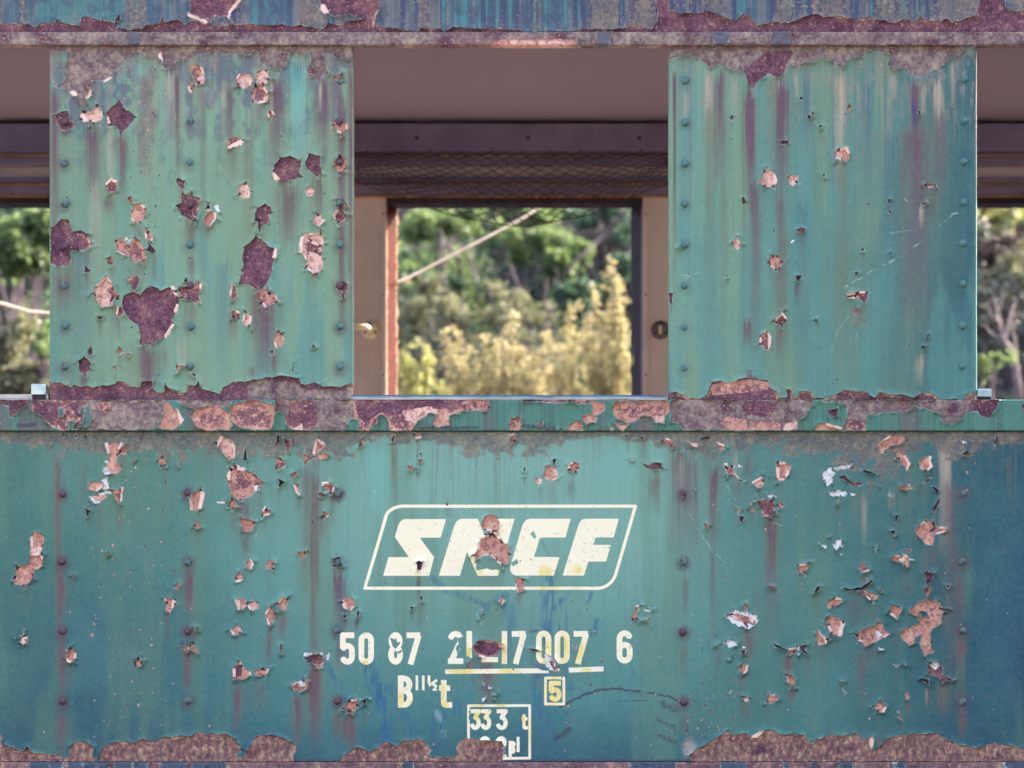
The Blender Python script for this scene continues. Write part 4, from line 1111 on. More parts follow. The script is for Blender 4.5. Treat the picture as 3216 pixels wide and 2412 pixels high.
def field(xs, ys, kind):
    X, Y = np.meshgrid(xs.astype(np.float32), ys.astype(np.float32))
    F = {k: np.zeros(X.shape, np.float32) for k in ('lev', 'crust', 'white', 'lip', 'yellow', 'grime', 'scuff', 'deep', 'streaky')}
    sdf = np.full(X.shape, 60.0, np.float32)
    WX = (fbm(X / 15, Y / 15, 1, 3) - 0.5) * 9; WY = (fbm(X / 15, Y / 15, 9, 3) - 0.5) * 9
    plist = list(PATCH)
    if kind == 'board':
        plist = [BOARD] + [p for p in PATCH if p[3] == 0 and min(q[1] for q in p[2]) < 90]
    elif kind == 'rail':
        plist = []
    lo, hi = ROWSEL[kind]
    chip = np.full(X.shape, 60.0, np.float32)
    for ty, lev, pts, oy in plist:
        my = sum(p[1] for p in pts) / len(pts)
        if kind != 'board' and not (lo < my < hi):
            continue
        w = window(xs, ys, pts, 28)
        if w is None:
            continue
        size = min(max(p[0] for p in pts) - min(p[0] for p in pts), max(p[1] for p in pts) - min(p[1] for p in pts))
        a = min(1.0, 0.25 + size / 60.0)
        d = poly_sdf(X[w] + WX[w] * a, Y[w] + WY[w] * a, pts)
        if ty == 'O':
            sdf[w] = np.where(d < 8, np.maximum(sdf[w], -d), sdf[w])
            continue
        m = d < 2.6
        for k, v in (('lev', lev), ('crust', 1.0 if ty == 'T' else (0.3 if ty == 'B' else 0.0)), ('white', 1.0 if ty == 'W' else 0.0),
                     ('lip', 1.0 if ty == 'L' else 0.0), ('deep', 1.0 if ty == 'D' else 0.0), ('streaky', 1.0 if ty == 'B' else 0.0)):
            F[k][w] = np.where(m, v, F[k][w])
        if ty == 'W':                                   # flaking filler has holes of its own
            d = d + 5.0 * sstep(0.45, 0.7, vn(X[w] / 6, Y[w] / 6, 31))
        sdf[w] = np.minimum(sdf[w], d)
    if kind in ('pillar', 'panel'):
        for cx, cy, r, lv in CHIPS:
            if lo < cy < hi:
                w = window(xs, ys, [(cx, cy)], r + 5)
                if w is None:
                    continue
                d = np.hypot((X[w] - cx) * (1.3 if r > 2 else 1) + WX[w] * 0.3, Y[w] - cy + WY[w] * 0.3) - r
                F['lev'][w] = np.where((d < 1.5) & (sdf[w] > 4), lv, F['lev'][w])
                chip[w] = np.minimum(chip[w], d)
    # ------------- paint
    vs = fbm(X / 16, Y / 420, 51, 3); vb = fbm(X / 70, Y / 600, 61, 3); bl = fbm(X / 260, Y / 260, 71, 3)
    C = lambda *c: np.array(lin(*c), np.float32)

    def lerp(col, c, a):
        return col + (c - col) * a[..., None]
    base = np.empty(X.shape + (3,), np.float32)
    vf = fbm(X / 5.5, Y / 260, 56, 3)
    runx = vn(X / 9.0, Y / 900, 57) * 0.6 + vn(X / 3.7, Y / 500, 58) * 0.4
    if kind == 'panel':
        base[:] = C(122, 170, 156)  # tones below put light falloff into the colour, darker away from the centre
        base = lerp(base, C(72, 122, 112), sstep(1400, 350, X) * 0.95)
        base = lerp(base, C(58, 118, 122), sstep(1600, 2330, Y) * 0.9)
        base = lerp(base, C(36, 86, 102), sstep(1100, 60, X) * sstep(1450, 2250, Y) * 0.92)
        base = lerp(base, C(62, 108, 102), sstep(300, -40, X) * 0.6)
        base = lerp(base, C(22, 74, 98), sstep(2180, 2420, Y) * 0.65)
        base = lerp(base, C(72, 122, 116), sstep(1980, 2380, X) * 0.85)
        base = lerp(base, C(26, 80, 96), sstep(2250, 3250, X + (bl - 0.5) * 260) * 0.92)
        base = lerp(base, C(14, 62, 94), sstep(2650, 3600, X + (bl - 0.5) * 200) * sstep(1250, 2000, Y) * 0.85)  # lower right darkened in the colour, carrying the falloff of light
        base = lerp(base, C(108, 170, 164), np.clip(bl - 0.5, 0, 1) * 0.5)
        base = lerp(base, C(96, 132, 108), sstep(0.5, 0.75, vb) * 0.4)
        base = lerp(base, C(60, 92, 92), sstep(0.52, 0.72, vf) * 0.10)
        L = 30 + 620 * np.clip(runx - 0.42, 0, 1) ** 1.5 * 2.2 * (0.5 + 1.2 * vn(X / 2.3, Y * 0, 66))
        t_ = np.clip(1 - (Y - 1370) / L, 0, 1)
        base = lerp(base, C(112, 104, 102), 0.34 * sstep(0.0, 0.7, t_) * sstep(0.46, 0.66, runx) * sstep(0.35, 0.6, vn(X / 60, Y / 2000, 64)))
    elif kind == 'pillar':
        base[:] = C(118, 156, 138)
        base = lerp(base, C(84, 132, 126), sstep(520, 150, X) * 0.7)  # pillar colour darkened towards the outer ends, light falloff painted in
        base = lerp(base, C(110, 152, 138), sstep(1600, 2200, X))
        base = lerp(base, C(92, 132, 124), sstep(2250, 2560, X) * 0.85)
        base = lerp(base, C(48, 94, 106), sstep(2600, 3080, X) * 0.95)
        base = lerp(base, C(128, 152, 124), sstep(0.46, 0.70, vb) * 0.45 * sstep(3100, 2500, X))
        base = lerp(base, C(86, 142, 142), sstep(0.48, 0.30, vb) * 0.6)
        base = lerp(base, C(76, 108, 108), sstep(0.50, 0.74, vf) * 0.12)
        base = lerp(base, C(136, 160, 146), sstep(0.46, 0.28, vf) * 0.08)
        dn = fbm(X / 30, Y / 46, 63, 4)
        dirt = sstep(0.40, 0.62, dn + 0.24 * sstep(520, 160, Y) - 0.12) * sstep(720, 260, Y) * sstep(1900, 1000, X)
        base = lerp(base, C(84, 92, 116), dirt * 0.75)
        base = lerp(base, C(140, 134, 132), sstep(0.55, 0.7, fbm(X / 13, Y / 40, 67, 3)) * sstep(560, 200, Y) * 0.6)
        L = 60 + 1000 * np.clip(runx - 0.38, 0, 1) ** 1.4 * 2.0
        t_ = np.clip(1 - (Y - 175) / L, 0, 1)
        al = sstep(0.0, 0.6, t_) * sstep(0.42, 0.60, runx)
        tone = vn(X / 23.0, Y / 3000, 59)[..., None]
        rc = np.where(tone > 0.55, C(112, 92, 116), np.where(tone > 0.3, C(134, 124, 122), C(150, 150, 134)))
        base = base + (rc - base) * (0.34 * al)[..., None]
    elif kind == 'board':
        base[:] = C(70, 100, 122)
        base = lerp(base, C(58, 62, 104), sstep(0.34, 0.5, vb) * 0.95)
        base = lerp(base, C(118, 118, 124), sstep(0.5, 0.66, vs) * 0.75)
        base = lerp(base, C(76, 142, 140), sstep(0.36, 0.30, vs) * 0.6)
        base = lerp(base, C(74, 126, 130), sstep(-40, 250, X) * sstep(560, 300, X) * 0.8)
        base = lerp(base, C(44, 52, 88), sstep(0.52, 0.7, vf) * 0.25)
        base = lerp(base, C(64, 70, 100), sstep(0.45, 0.6, fbm(X / 24, Y / 30, 69, 3)) * 0.5)
    elif kind == 'waist':
        base[:] = C(76, 128, 118)
        base = lerp(base, C(98, 98, 104), sstep(0.45, 0.65, vb) * 0.8)
        base = lerp(base, C(60, 84, 92), sstep(0.5, 0.7, vf) * 0.5)
    elif kind == 'rail':
        base[:] = C(92, 90, 108)
    else:
        base[:] = C(60, 76, 106)
    if kind in ('panel', 'pillar'):
        base[..., 2] *= 1.05 if kind == 'panel' else 0.98
        base[..., 1] *= 0.97
        base[..., 0] *= 0.97
        for rx, ry, rs in RIVETS:
            if not (lo < ry < hi): continue
            win = window(xs, ys, [(rx, ry)], 46)
            if win is None: continue
            q = np.hypot(X[win] + WX[win] * 1.6 - rx, (Y[win] + WY[win] * 1.6 - ry - 5) * 0.9)
            base[win] = lerp(base[win], C(86, 66, 88), sstep(34, 11, q) * rs * (0.35 + 0.9 * fbm(X[win] / 6, Y[win] / 9, 99, 2)))
    wob = (fbm(X / 40, Y / 160, 81, 2) - 0.5)
    for k, cx, w, y0, y1, s in STREAK:
        if kind not in ('pillar', 'panel') or not (lo - 5 < y0 < hi):
            continue
        win = window(xs, ys, [(cx - w, y0 - 12), (cx + w, y1 + 20)], w * 0.9 + 4)
        if win is None:
            continue
        x_, y_ = X[win], Y[win]
        u = np.abs(x_ - cx - wob[win] * min(w, 22) * 0.5) / (w * 0.5)
        gx = sstep(1.45, 0.25, u + (vs[win] - 0.5) * 0.9 + (vf[win] - 0.5) * 1.3)
        t = np.clip((y_ - y0) / max(y1 - y0, 1), 0, 1)
        jit = (vn(x_ / 4.5, y_ * 0 + cx, 93) - 0.35) * min(46, 0.25 * (y1 - y0))
        t = np.clip((y_ - y0 + jit) / max(y1 - y0, 1), 0, 1)
        gy = sstep(y0 - 6, y0 + min(50, 0.35 * (y1 - y0)), y_ - jit) * (1 - t) ** 0.8
        a = np.clip(1.55 * s * gx * gy * (0.62 + 0.75 * fbm(x_ / 5, y_ / 160, 91, 2)), 0, 0.96)
        if k == 'v':
            halo = sstep(3.0, 0.6, u) * gy * s * 0.6
            base[win] = lerp(base[win], np.array(SCOL['y'], np.float32), halo)
        base[win] = lerp(base[win], np.array(SCOL[k], np.float32), a)
    if kind in ('panel', 'pillar'):
        for pts, s in SCRATCH:
            if not (lo < pts[0][1] < hi): continue
            win = window(xs, ys, pts, 6)
            if win is None: continue
            d = seg_d(X[win] + WX[win] * 0.6, Y[win] + WY[win] * 0.6, pts)
            base[win] = lerp(base[win], C(176, 198, 190), sstep(2.6, 0.6, d) * s * sstep(0.35, 0.6, fbm(X[win] / 14, Y[win] / 14, 97, 2)))
    if kind == 'panel':
        for pts, hw, s in BLUE:
            win = window(xs, ys, pts, hw * 1.6)
            if win is None: continue
            d = seg_d(X[win] + WX[win], Y[win] + WY[win], pts) / hw
            base[win] = lerp(base[win], C(42, 96, 142), sstep(1.15, 0.35, d) * s * 0.95 * sstep(0.28, 0.6, fbm(X[win] / 7, Y[win] / 46, 101, 2)))
        for pts, hw, s in PALE:
            win = window(xs, ys, pts, hw * 1.6)
            if win is None: continue
            d = seg_d(X[win] + WX[win], Y[win] + WY[win], pts) / hw
            base[win] = lerp(base[win], C(150, 184, 200), sstep(1.15, 0.2, d) * s * sstep(0.4, 0.7, fbm(X[win] / 8, Y[win] / 30, 111, 2)))
        # bleached haze beside the big rust scab at the bottom edge
        d = np.hypot((X - 2165) / 26, (Y - 2350) / 36)
        base = lerp(base, C(168, 160, 164), sstep(1.2, 0.3, d) * 0.75)
        gt = np.interp(X, [p[0] for p in pairs(GRIME_TOP)], [p[1] for p in pairs(GRIME_TOP)])
        F['grime'] = (sstep(1.9, 0.2, (Y - 1356) / np.maximum(gt, 1) + (fbm(X / 22, Y / 22, 191, 3) - 0.5) * 1.7) * 0.95).astype(np.float32)
        F['grime'] = np.maximum(F['grime'], 0.30 * sstep(60, 10, np.abs(X - 1090)) * sstep(1700, 1450, Y))
        F['grime'] = np.maximum(F['grime'], 0.34 * sstep(80, 20, np.abs(X - 2960)) * sstep(1640, 1420, Y))
        for pts, hw, s in SCUFF:
            win = window(xs, ys, pts, hw * 1.8)
            if win is None: continue
            d = seg_d(X[win] + WX[win], Y[win] + WY[win], pts) / hw
            F['scuff'][win] = np.maximum(F['scuff'][win], sstep(1.6, 0.1, d) * s)
        F['scuff'] = np.maximum(F['scuff'], sstep(2372, 2390, Y) * 0.55)
    if kind == 'waist':
        for pts, hw, s in SCUFF:
            win = window(xs, ys, pts, hw * 1.8)
            if win is None: continue
            d = seg_d(X[win], Y[win], pts) / hw
            F['scuff'][win] = np.maximum(F['scuff'][win], sstep(1.6, 0.1, d) * s)
        F['grime'] = (sstep(0.52, 0.75, vb) * 0.5).astype(np.float32)
    if kind == 'pillar':
        F['grime'] = (0.62 * sstep(44, 8, np.abs(X - 462 + wob * 40)) * sstep(680, 480, Y) * sstep(200, 260, Y)).astype(np.float32)
        F['grime'] = np.maximum(F['grime'], 0.5 * sstep(330, 150, Y + (vs - 0.5) * 160))
    if kind == 'board':
        F['grime'] = (0.2 + 0.42 * sstep(0.4, 0.7, vb) + 0.15 * sstep(20, 90, Y)).astype(np.float32)
    if kind == 'rail':
        sdf[:] = -20 + 26 * sstep(0.62, 0.72, bl * 0.6 + vb * 0.4)
        F['lev'][:] = 0.66 + 0.3 * (vb - 0.5)
        F['crust'] = np.clip(0.95 + (bl - 0.5) * 1.6, 0, 1).astype(np.float32)
        pinkz = sstep(1500, 1600, X) * sstep(1830, 1780, X) * sstep(122, 134, Y)
        F['lev'] = F['lev'] - 0.5 * pinkz; F['crust'] = F['crust'] * (1 - pinkz)
    if kind == 'ledge':
        sdf[:] = 14 * (vb - 0.56) * 6
        F['lev'][:] = 0.72; F['crust'][:] = 0.4; F['grime'][:] = 0.35
    letter = np.full(X.shape, 60.0, np.float32)
    gid = np.zeros(X.shape, np.int8)
    if kind == 'panel':
        names = [EM, NU, CL, BX, LD]
        for grp, how, pts, hw in LETTERS:
            win = window(xs, ys, pts, hw + 14)
            if win is None: continue
            d = poly_sdf(X[win], Y[win], pts) if how == 'poly' else line_sdf(X[win], Y[win], pts, hw)
            gid[win] = np.where((d < 5) & (d < letter[win]), names.index(grp) + 1, gid[win])
            letter[win] = np.minimum(letter[win], d)
        for pts in LOST:
            win = window(xs, ys, pts, 10)
            if win is None: continue
            d = poly_sdf(X[win] + WX[win] * .5, Y[win] + WY[win] * .5, pts) + 4 * (vn(X[win] / 5, Y[win] / 5, 41) - 0.5)
            letter[win] = np.where(d < 6, np.maximum(letter[win], -d), letter[win])
        for cx, cy, rx, ry in YEL:
            q = np.hypot((X - cx) / rx, (Y - cy) / ry)
            F['yellow'] = np.maximum(F['yellow'], sstep(1.3, 0.3, q) * 0.95 * (0.5 + 0.7 * vn(X / 9, Y / 26, 131)))
    # ------------- relief, mm towards the viewer
    cn = fbm(X / 26, Y / 26, 141, 2)
    cl = sstep(0.40, 0.64, cn)
    pos = np.maximum(sdf, 0)
    near = sstep(26, 4, pos)
    inside = sstep(0.5, -1.5, sdf)
    curl = (0.6 + 13.0 * cl) * np.exp(-pos / 5.5) * near
    h = curl * (1 - inside)
    h += inside * (-3.2 + 1.6 * F['streaky'] - 1.2 + F['crust'] * 3.8 * (fbm(X / 8, Y / 8, 151, 3) - 0.5) + F['lip'] * (6.0 + 4 * cn) + F['white'] * 3.4 - F['deep'] * 3.0)
    h += 8.0 * (fbm(X / 180, Y / 230, 161, 2) - 0.5)
    if kind == 'panel':
        h += -1.2 * np.exp(-((X - 984) / 4.0) ** 2) * (Y < 2340)
        h += F['grime'] * 1.2 * (fbm(X / 7, Y / 7, 171, 2) - 0.4)
    if kind in ('rail', 'ledge'):
        h += 1.2 * (fbm(X / 9, Y / 9, 181, 3) - 0.5)
    F.pop('deep')
    F['sdf'] = sdf; F['chip'] = chip; F['letter'] = letter
    return X, Y, h, base, F, gid


def grid_faces(nx, ny):
    a = (np.arange(ny - 1)[:, None] * nx + np.arange(nx - 1)[None, :])
    return np.stack([a, a + nx, a + nx + 1, a + 1], -1)          # (ny-1, nx-1, 4) facing -y


def panel(name, x0, x1, y0, y1, kind, proud, depth, mat, parent, step=STEP, round_x=False, cut=None):
    """A sheet of painted steel with a return flange on all four sides."""
    nx = max(2, int(round((x1 - x0) / step)) + 1); ny = max(2, int(round((y1 - y0) / step)) + 1)
    xs = np.linspace(x0, x1, nx); ys = np.linspace(y0, y1, ny)
    X, Y, h, base, F, gid = field(xs, ys, kind)
    Yw = -(proud + h) / 1000.0
    ex = np.minimum(X - x0, x1 - X); ey = np.minimum(Y - y0, y1 - Y)
    rad = 9.0
    if round_x:
        Yw = Yw + (rad - np.sqrt(np.maximum(rad ** 2 - np.maximum(rad - ex, 0) ** 2, 0))) / 1000.0
    if kind in ('rail', 'waist', 'ledge'):
        rr = 4.0
        Yw = Yw + (rr - np.sqrt(np.maximum(rr ** 2 - np.maximum(rr - ey, 0) ** 2, 0))) / 1000.0
    V = np.stack([wx(X), Yw, wz(Y)], -1).reshape(-1, 3)
    faces = grid_faces(nx, ny).reshape(-1, 4)
    idx = np.arange(nx * ny).reshape(ny, nx)
    ring = np.concatenate([idx[0, :-1], idx[:-1, -1], idx[-1, :0:-1], idx[:0:-1, 0]])
    back = V[ring].copy(); back[:, 1] = depth
    nb = len(V) + np.arange(len(ring))
    sk = np.stack([ring, np.roll(ring, -1), np.roll(nb, -1), nb], -1)
    V = np.concatenate([V, back])
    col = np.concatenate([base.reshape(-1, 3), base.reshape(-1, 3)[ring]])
    col = np.concatenate([col, np.ones((len(col), 1), np.float32)], 1)
    at_ = {k: np.concatenate([v.ravel(), v.ravel()[ring]]) for k, v in F.items()}
    if cut is None:
        return mesh_np(name, V, np.concatenate([faces, sk]), mat, parent, attrs=at_, colors={'paint': col})
    fg = gid.ravel()[faces].max(1)
    main = mesh_np(name, V, np.concatenate([faces[fg == 0], sk]), mat, parent, attrs=at_, colors={'paint': col})
    for i, nm in enumerate(cut):
        sel = faces[fg == i + 1]
        if len(sel):
            u, inv = np.unique(sel, return_inverse=True)
            mesh_np(nm, V[u], inv.reshape(-1, 4), mat, main, attrs={k: v[u] for k, v in at_.items()}, colors={'paint': col[u]})
    return main


# ================================================================= the carriage
steel = painted_steel()
M_wall = plain('interior_paint', lin(190, 178, 180), lin(172, 160, 162), 2, 0.55, 0.05)
M_ceil = plain('ceiling_paint', lin(136, 124, 142), lin(134, 122, 138), 1, 0.7, 0.0)
M_brown = plain('brown_trim', lin(112, 104, 134), lin(98, 90, 120), 8, 0.45, 0.05)
M_lit_edge = plain('gold_lit_edge', lin(196, 150, 92), lin(150, 108, 72), 30, 0.35, 0.05, metal=0.6)  # gold colour stands in for light caught along the trim edges
M_dark = plain('dark_rubber_and_shaded_jamb', lin(26, 22, 40), lin(40, 32, 48), 14, 0.6, 0.2)
M_red = plain('red_oxide_frame', lin(82, 26, 24), lin(58, 20, 24), 22, 0.85, 0.25, spec=0.1)
M_seal = plain('cracked_cream_seal', lin(140, 118, 98), lin(70, 42, 38), 60, 0.9, 0.5, spec=0.1)
M_nickel = plain('nickel', lin(226, 212, 188), lin(200, 184, 160), 40, 0.32, 0.05, metal=0.25)
M_gun = plain('dull_bronze', lin(120, 104, 112), lin(90, 78, 94), 40, 0.5, 0.1, metal=0.3)
M_alu = plain('weathered_aluminium', lin(176, 186, 196), lin(110, 128, 150), 1, 0.42, 0.1, metal=0.35, stretch=(14, 30, 200))
M_blueedge = plain('blue_sill_paint', lin(74, 120, 146), lin(58, 92, 124), 20, 0.5, 0.2)
M_grey = plain('chalky_grey_sill', lin(206, 202, 196), lin(160, 154, 158), 1, 0.7, 0.3, stretch=(10, 30, 160))
M_clip = plain('galvanised_clip', lin(206, 220, 226), lin(150, 176, 190), 26, 0.3, 0.1, metal=0.5)
M_net = plain('dark_cord', lin(52, 42, 62), lin(74, 58, 70), 60, 0.8, 0.2)
M_under = plain('underframe_paint', lin(60, 50, 62), lin(84, 64, 70), 5, 0.8, 0.3)
M_roof = plain('roof_paint', lin(120, 120, 126), lin(96, 92, 100), 3, 0.7, 0.2)
M_floor = plain('lino_floor', lin(226, 214, 204), lin(206, 194, 186), 4, 0.6, 0.1)

car = empty('railway_carriage', (0, 0, 0), 'weathered teal railway carriage side with peeling rusty paint, open glassless windows and cream lettering', 'railway carriage')

X0, X1 = -1880, 5100
FX0, FX1 = -40, 3256
PITCH = 1945
# upper board, drip rail, waist rail, lower side, ledge: fine where the camera looks, coarser beyond
board = panel('letterboard', FX0, FX1, -60, 102, 'board', 0, 0.04, steel, car)
rail = panel('drip_rail', FX0, FX1, 103.5, 145, 'rail', 20, 0.03, steel, car)
waist = panel('waist_rail', FX0, FX1, 1257.5, 1355, 'waist', 16, 0.03, steel, car)
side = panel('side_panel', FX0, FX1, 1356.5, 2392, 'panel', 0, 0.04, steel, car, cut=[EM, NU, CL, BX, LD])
ledge = panel('sole_bar', FX0, FX1, 2394, 2520, 'ledge', 13, 0.05, steel, car)
for a, b in ((X0, FX0), (FX1, X1)):
    panel('letterboard', a, b, -60, 102, 'board', 0, 0.04, steel, car, step=14)
    panel('drip_rail', a, b, 103.5, 145, 'rail', 20, 0.03, steel, car, step=10)
    panel('waist_rail', a, b, 1257.5, 1355, 'waist', 16, 0.03, steel, car, step=12)
    panel('side_panel', a, b, 1356.5, 2392, 'panel', 0, 0.04, steel, car, step=14)
    panel('sole_bar', a, b, 2394, 2520, 'ledge', 13, 0.05, steel, car, step=14)
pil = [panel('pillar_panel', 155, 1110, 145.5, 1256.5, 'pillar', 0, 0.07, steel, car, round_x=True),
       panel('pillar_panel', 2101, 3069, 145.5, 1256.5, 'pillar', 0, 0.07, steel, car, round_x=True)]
panel('pillar_panel', -1790, -835, 145.5, 1256.5, 'pillar', 0, 0.07, steel, car, step=12, round_x=True)
panel('pillar_panel', 4055, 5010, 145.5, 1256.5, 'pillar', 0, 0.07, steel, car, step=12, round_x=True)

pil[0]['label'] = 'heavily peeled window pillar with a heart shaped rust patch'
pil[1]['label'] = 'rain streaked window pillar with few peeled patches'

# rivets
def rivet_mesh():
    bm = bmesh.new()
    R, H = 0.0124, 0.0115
    rings = []
    for i in range(7):
        a = math.pi / 2 * i / 6
        r, hh = R * math.cos(a) ** 0.8 if i < 6 else 0, H * math.sin(a)
        if i == 6:
            top = bm.verts.new((0, -hh, 0))
        else:
            rings.append([bm.verts.new((r * math.cos(q), -hh, r * math.sin(q))) for q in (2 * math.pi * k / 20 for k in range(20))])
    for A, B in zip(rings[:-1], rings[1:]):
        for k in range(20):
            bm.faces.new((A[k], A[(k + 1) % 20], B[(k + 1) % 20], B[k]))
    for k in range(20):
        bm.faces.new((rings[-1][k], rings[-1][(k + 1) % 20], top))
    bmesh.ops.recalc_face_normals(bm, faces=bm.faces)
    for f in bm.faces:
        f.smooth = True
    me = bpy.data.meshes.new('rivet')
    bm.to_mesh(me); bm.free()
    return me


RV = {}
for key, rusty in (('clean', 0.0), ('worn', 0.16), ('rusty', 0.42)):
    RV[key] = rivet_mesh()
    RV[key].materials.append(rivet_mat('rivet_' + key, rusty))


def rivet(px, py, key, parent):
    o = bpy.data.objects.new('rivet', RV[key])
    link(o, parent)
    o.location = (wx(px), 0.0015, wz(py))
    o.rotation_euler = (0, random.uniform(0, 6.28), 0)
    s = random.uniform(0.92, 1.06)
    o.scale = (s, random.uniform(0.9, 1.15), s)


for py, keys in ((382, 'rwr'), (511, 'wcr'), (640, 'wrw'), (770, 'rcc'), (897, 'wrr'), (1024, 'ccc'), (1153, 'wwc')):
    for px, k in zip((204, 598, 1067), keys):
        rivet(px + random.uniform(-2, 2), py + random.uniform(-2, 2), {'c': 'clean', 'w': 'worn', 'r': 'rusty'}[k], pil[0])
rivet(1070, 255, 'worn', pil[0])
for py in (253, 384, 513, 640, 769, 897, 1028, 1156):
    rivet(2152 - (py - 253) * 0.004, py, 'clean', pil[1])
    rivet(3029 - (py - 253) * 0.009, py - 5, 'clean', pil[1])
for py in (1549, 1766, 1982, 2202):
    for px in (195, 590, 1061, 2146, 3022):
        rivet(px + random.uniform(-2, 2), py + random.uniform(-3, 3), random.choice(['rusty', 'worn', 'worn']), side)
for x in (-1050, -440, 4000, 4600):
    for py in (1549, 1766, 1982, 2202):
        rivet(x, py, 'rusty', side)

# window sills in the three openings seen, plus neighbours' shape beyond
bm = bmesh.new(); box(bm, wx(1102), wx(2098), -0.004, 0.05, wz(1252), wz(1246), 0.002)
sill = mesh_bm('window_sill', bm, M_alu, car)
bm = bmesh.new(); box(bm, wx(1112), wx(2092), 0.004, 0.06, wz(1246), wz(1240), 0.0015)
mesh_bm('sill_edge', bm, M_blueedge, sill)
bm = bmesh.new(); box(bm, wx(1104), wx(2096), -0.013, -0.0045, wz(1256.5), wz(1252.5), 0.0005)
mesh_bm('sill_lip', bm, M_grey, sill)
for a, b in ((-832, 151), (3072, 4052)):
    bm = bmesh.new(); box(bm, wx(a), wx(b), 0.004, 0.06, wz(1256.5), wz(1237 if a < 0 else 1254), 0.002)
    mesh_bm('window_sill', bm, M_grey if a < 0 else M_blueedge, car)
# two metal clips at the foot of the pillars
for px0, px1, pt, pb in ((99, 146, 1207, 1242), (3069, 3113, 1222, 1249)):
    bm = bmesh.new()
    box(bm, wx(px0), wx(px1), -0.012, 0.045, wz(pb - 2), wz(pt), 0.003)
    cl = mesh_bm('sill_clip', bm, M_clip, car)
    bm = bmesh.new()
    box(bm, wx(px0 + 3), wx(px1 - 2), -0.006, 0.04, wz(1256), wz(pb - 1.5), 0.001)
    mesh_bm('clip_foot', bm, M_dark, cl)

# body: inner lining, floor, roof, ends, far side
FY = 2.70                                   # inner face of the far wall
FK = (CAM_D + FY) / CAM_D


def fzz(py, y=FY):
    return at(0, py, y).z


def fxx(px, y=FY):
    return at(px, 0, y).x


ZF = 0.95
FH = fzz(640)                               # far window head
FS = wz(1246)      # far window sill
FT = fzz(386)                               # top of far wall trim
wl, wr = fxx(1213), fxx(2019)
fp = PITCH / 1000
bm = bmesh.new()
box(bm, wx(X0), wx(X1), FY, FY + 0.10, ZF, FS)
box(bm, wx(X0), wx(X1), FY, FY + 0.10, FH + 0.035, FT + 0.25)
edges = [wx(X0)] + [q for k in (-1, 0, 1) for q in (wl + k * fp, wr + k * fp)] + [wx(X1)]
for i in range(0, len(edges), 2):
    box(bm, edges[i], edges[i + 1], FY, FY + 0.10, FS + 0.001, FH + 0.034)
mesh_bm('far_wall', bm, M_wall, car)
bm = bmesh.new()
for a, b in ((-1790, -835), (155, 1110), (2101, 3069), (4055, 5010)):
    box(bm, wx(a) + 0.03, wx(b) - 0.03, 0.075, 0.10, wz(1256), wz(110))
box(bm, wx(X0), wx(X1), 0.065, 0.09, ZF, wz(1258))
box(bm, wx(X0), wx(X1), 0.065, 0.09, wz(100), wz(-60))
mesh_bm('inner_lining', bm, M_wall, car)
bm = bmesh.new(); box(bm, wx(X0), wx(X1), 0.05, FY + 0.09, ZF - 0.08, ZF - 0.002)
mesh_bm('floor', bm, M_floor, car)
for xx in (wx(X0), wx(X1)):
    bm = bmesh.new(); box(bm, xx - 0.03, xx + 0.03, 0.0, FY + 0.12, ZF - 0.1, wz(-60))
    mesh_bm('end_wall', bm, M_wall, car)
# coved ceiling and roof, swept along the carriage
top0 = wz(105)


def sweep(name, prof, mat, x0, x1, thick=0.02):
    n = len(prof)
    V = []
    for x in (x0, x1):
        V += [(x, y, z) for y, z in prof]
    for x in (x0, x1):
        V += [(x, y, z + thick) for y, z in prof]
    F = []
    for i in range(n - 1):
        F.append((i, i + 1, n + i + 1, n + i))
        F.append((2 * n + i, 3 * n + i, 3 * n + i + 1, 2 * n + i + 1))
    F.append((0, n, 3 * n, 2 * n)); F.append((n - 1, 3 * n - 1, 4 * n - 1, 2 * n - 1))
    return mesh_np(name, V, np.array(F), mat, car)


prof = [(FY - 0.003, FT - 0.006)]
for i in range(13):
    t = i / 12
    prof.append((FY - 0.02 - 0.62 * t, FT + 0.008 + 0.06 * t + 0.85 * t ** 2.3))
prof += [(1.5, FT + 0.98), (0.8, FT + 0.80), (0.35, FT + 0.45), (0.09, wz(100))]
sweep('ceiling', prof, M_ceil, wx(X0), wx(X1))
rp = [(-0.02, wz(-60))] + [(0.02 + 2.78 * t, wz(-60) + 1.0 * math.sin(math.pi * t) ** 0.6) for t in [0.03, 0.08, 0.15, 0.25, 0.4, 0.5, 0.6, 0.75, 0.85, 0.92, 0.97]] + [(FY + 0.12, wz(-60))]
sweep('roof', rp, M_roof, wx(X0) - 0.05, wx(X1) + 0.05)
bm = bmesh.new(); box(bm, wx(X0), wx(X1), FY + 0.02, FY + 0.10, FT + 0.251, wz(-60) - 0.005)
mesh_bm('far_cantrail', bm, M_under, car)
bm = bmesh.new(); box(bm, wx(X0), wx(X1), 0.12, FY + 0.05, 0.55, ZF - 0.1)
mesh_bm('underframe', bm, M_under, car)
bm = bmesh.new(); box(bm, wx(X0) + 0.03, wx(X1) - 0.03, FY + 0.101, FY + 0.13, 0.8, FS - 0.01)
mesh_bm('far_side_panel', bm, M_under, car)

# trim above the far windows
xa, xb = wx(X0) + 0.035, wx(X1) - 0.035


def trim(name, py0, py1, y0, y1, mat, bev=0.004):
    bm = bmesh.new()
    box(bm, xa, xb, y0, y1, fzz(py1, y0), fzz(py0, y0), bev)
    return mesh_bm(name, bm, mat, car)


c1 = trim('cornice', 387, 476, FY - 0.055, FY - 0.001, M_brown, 0.004)


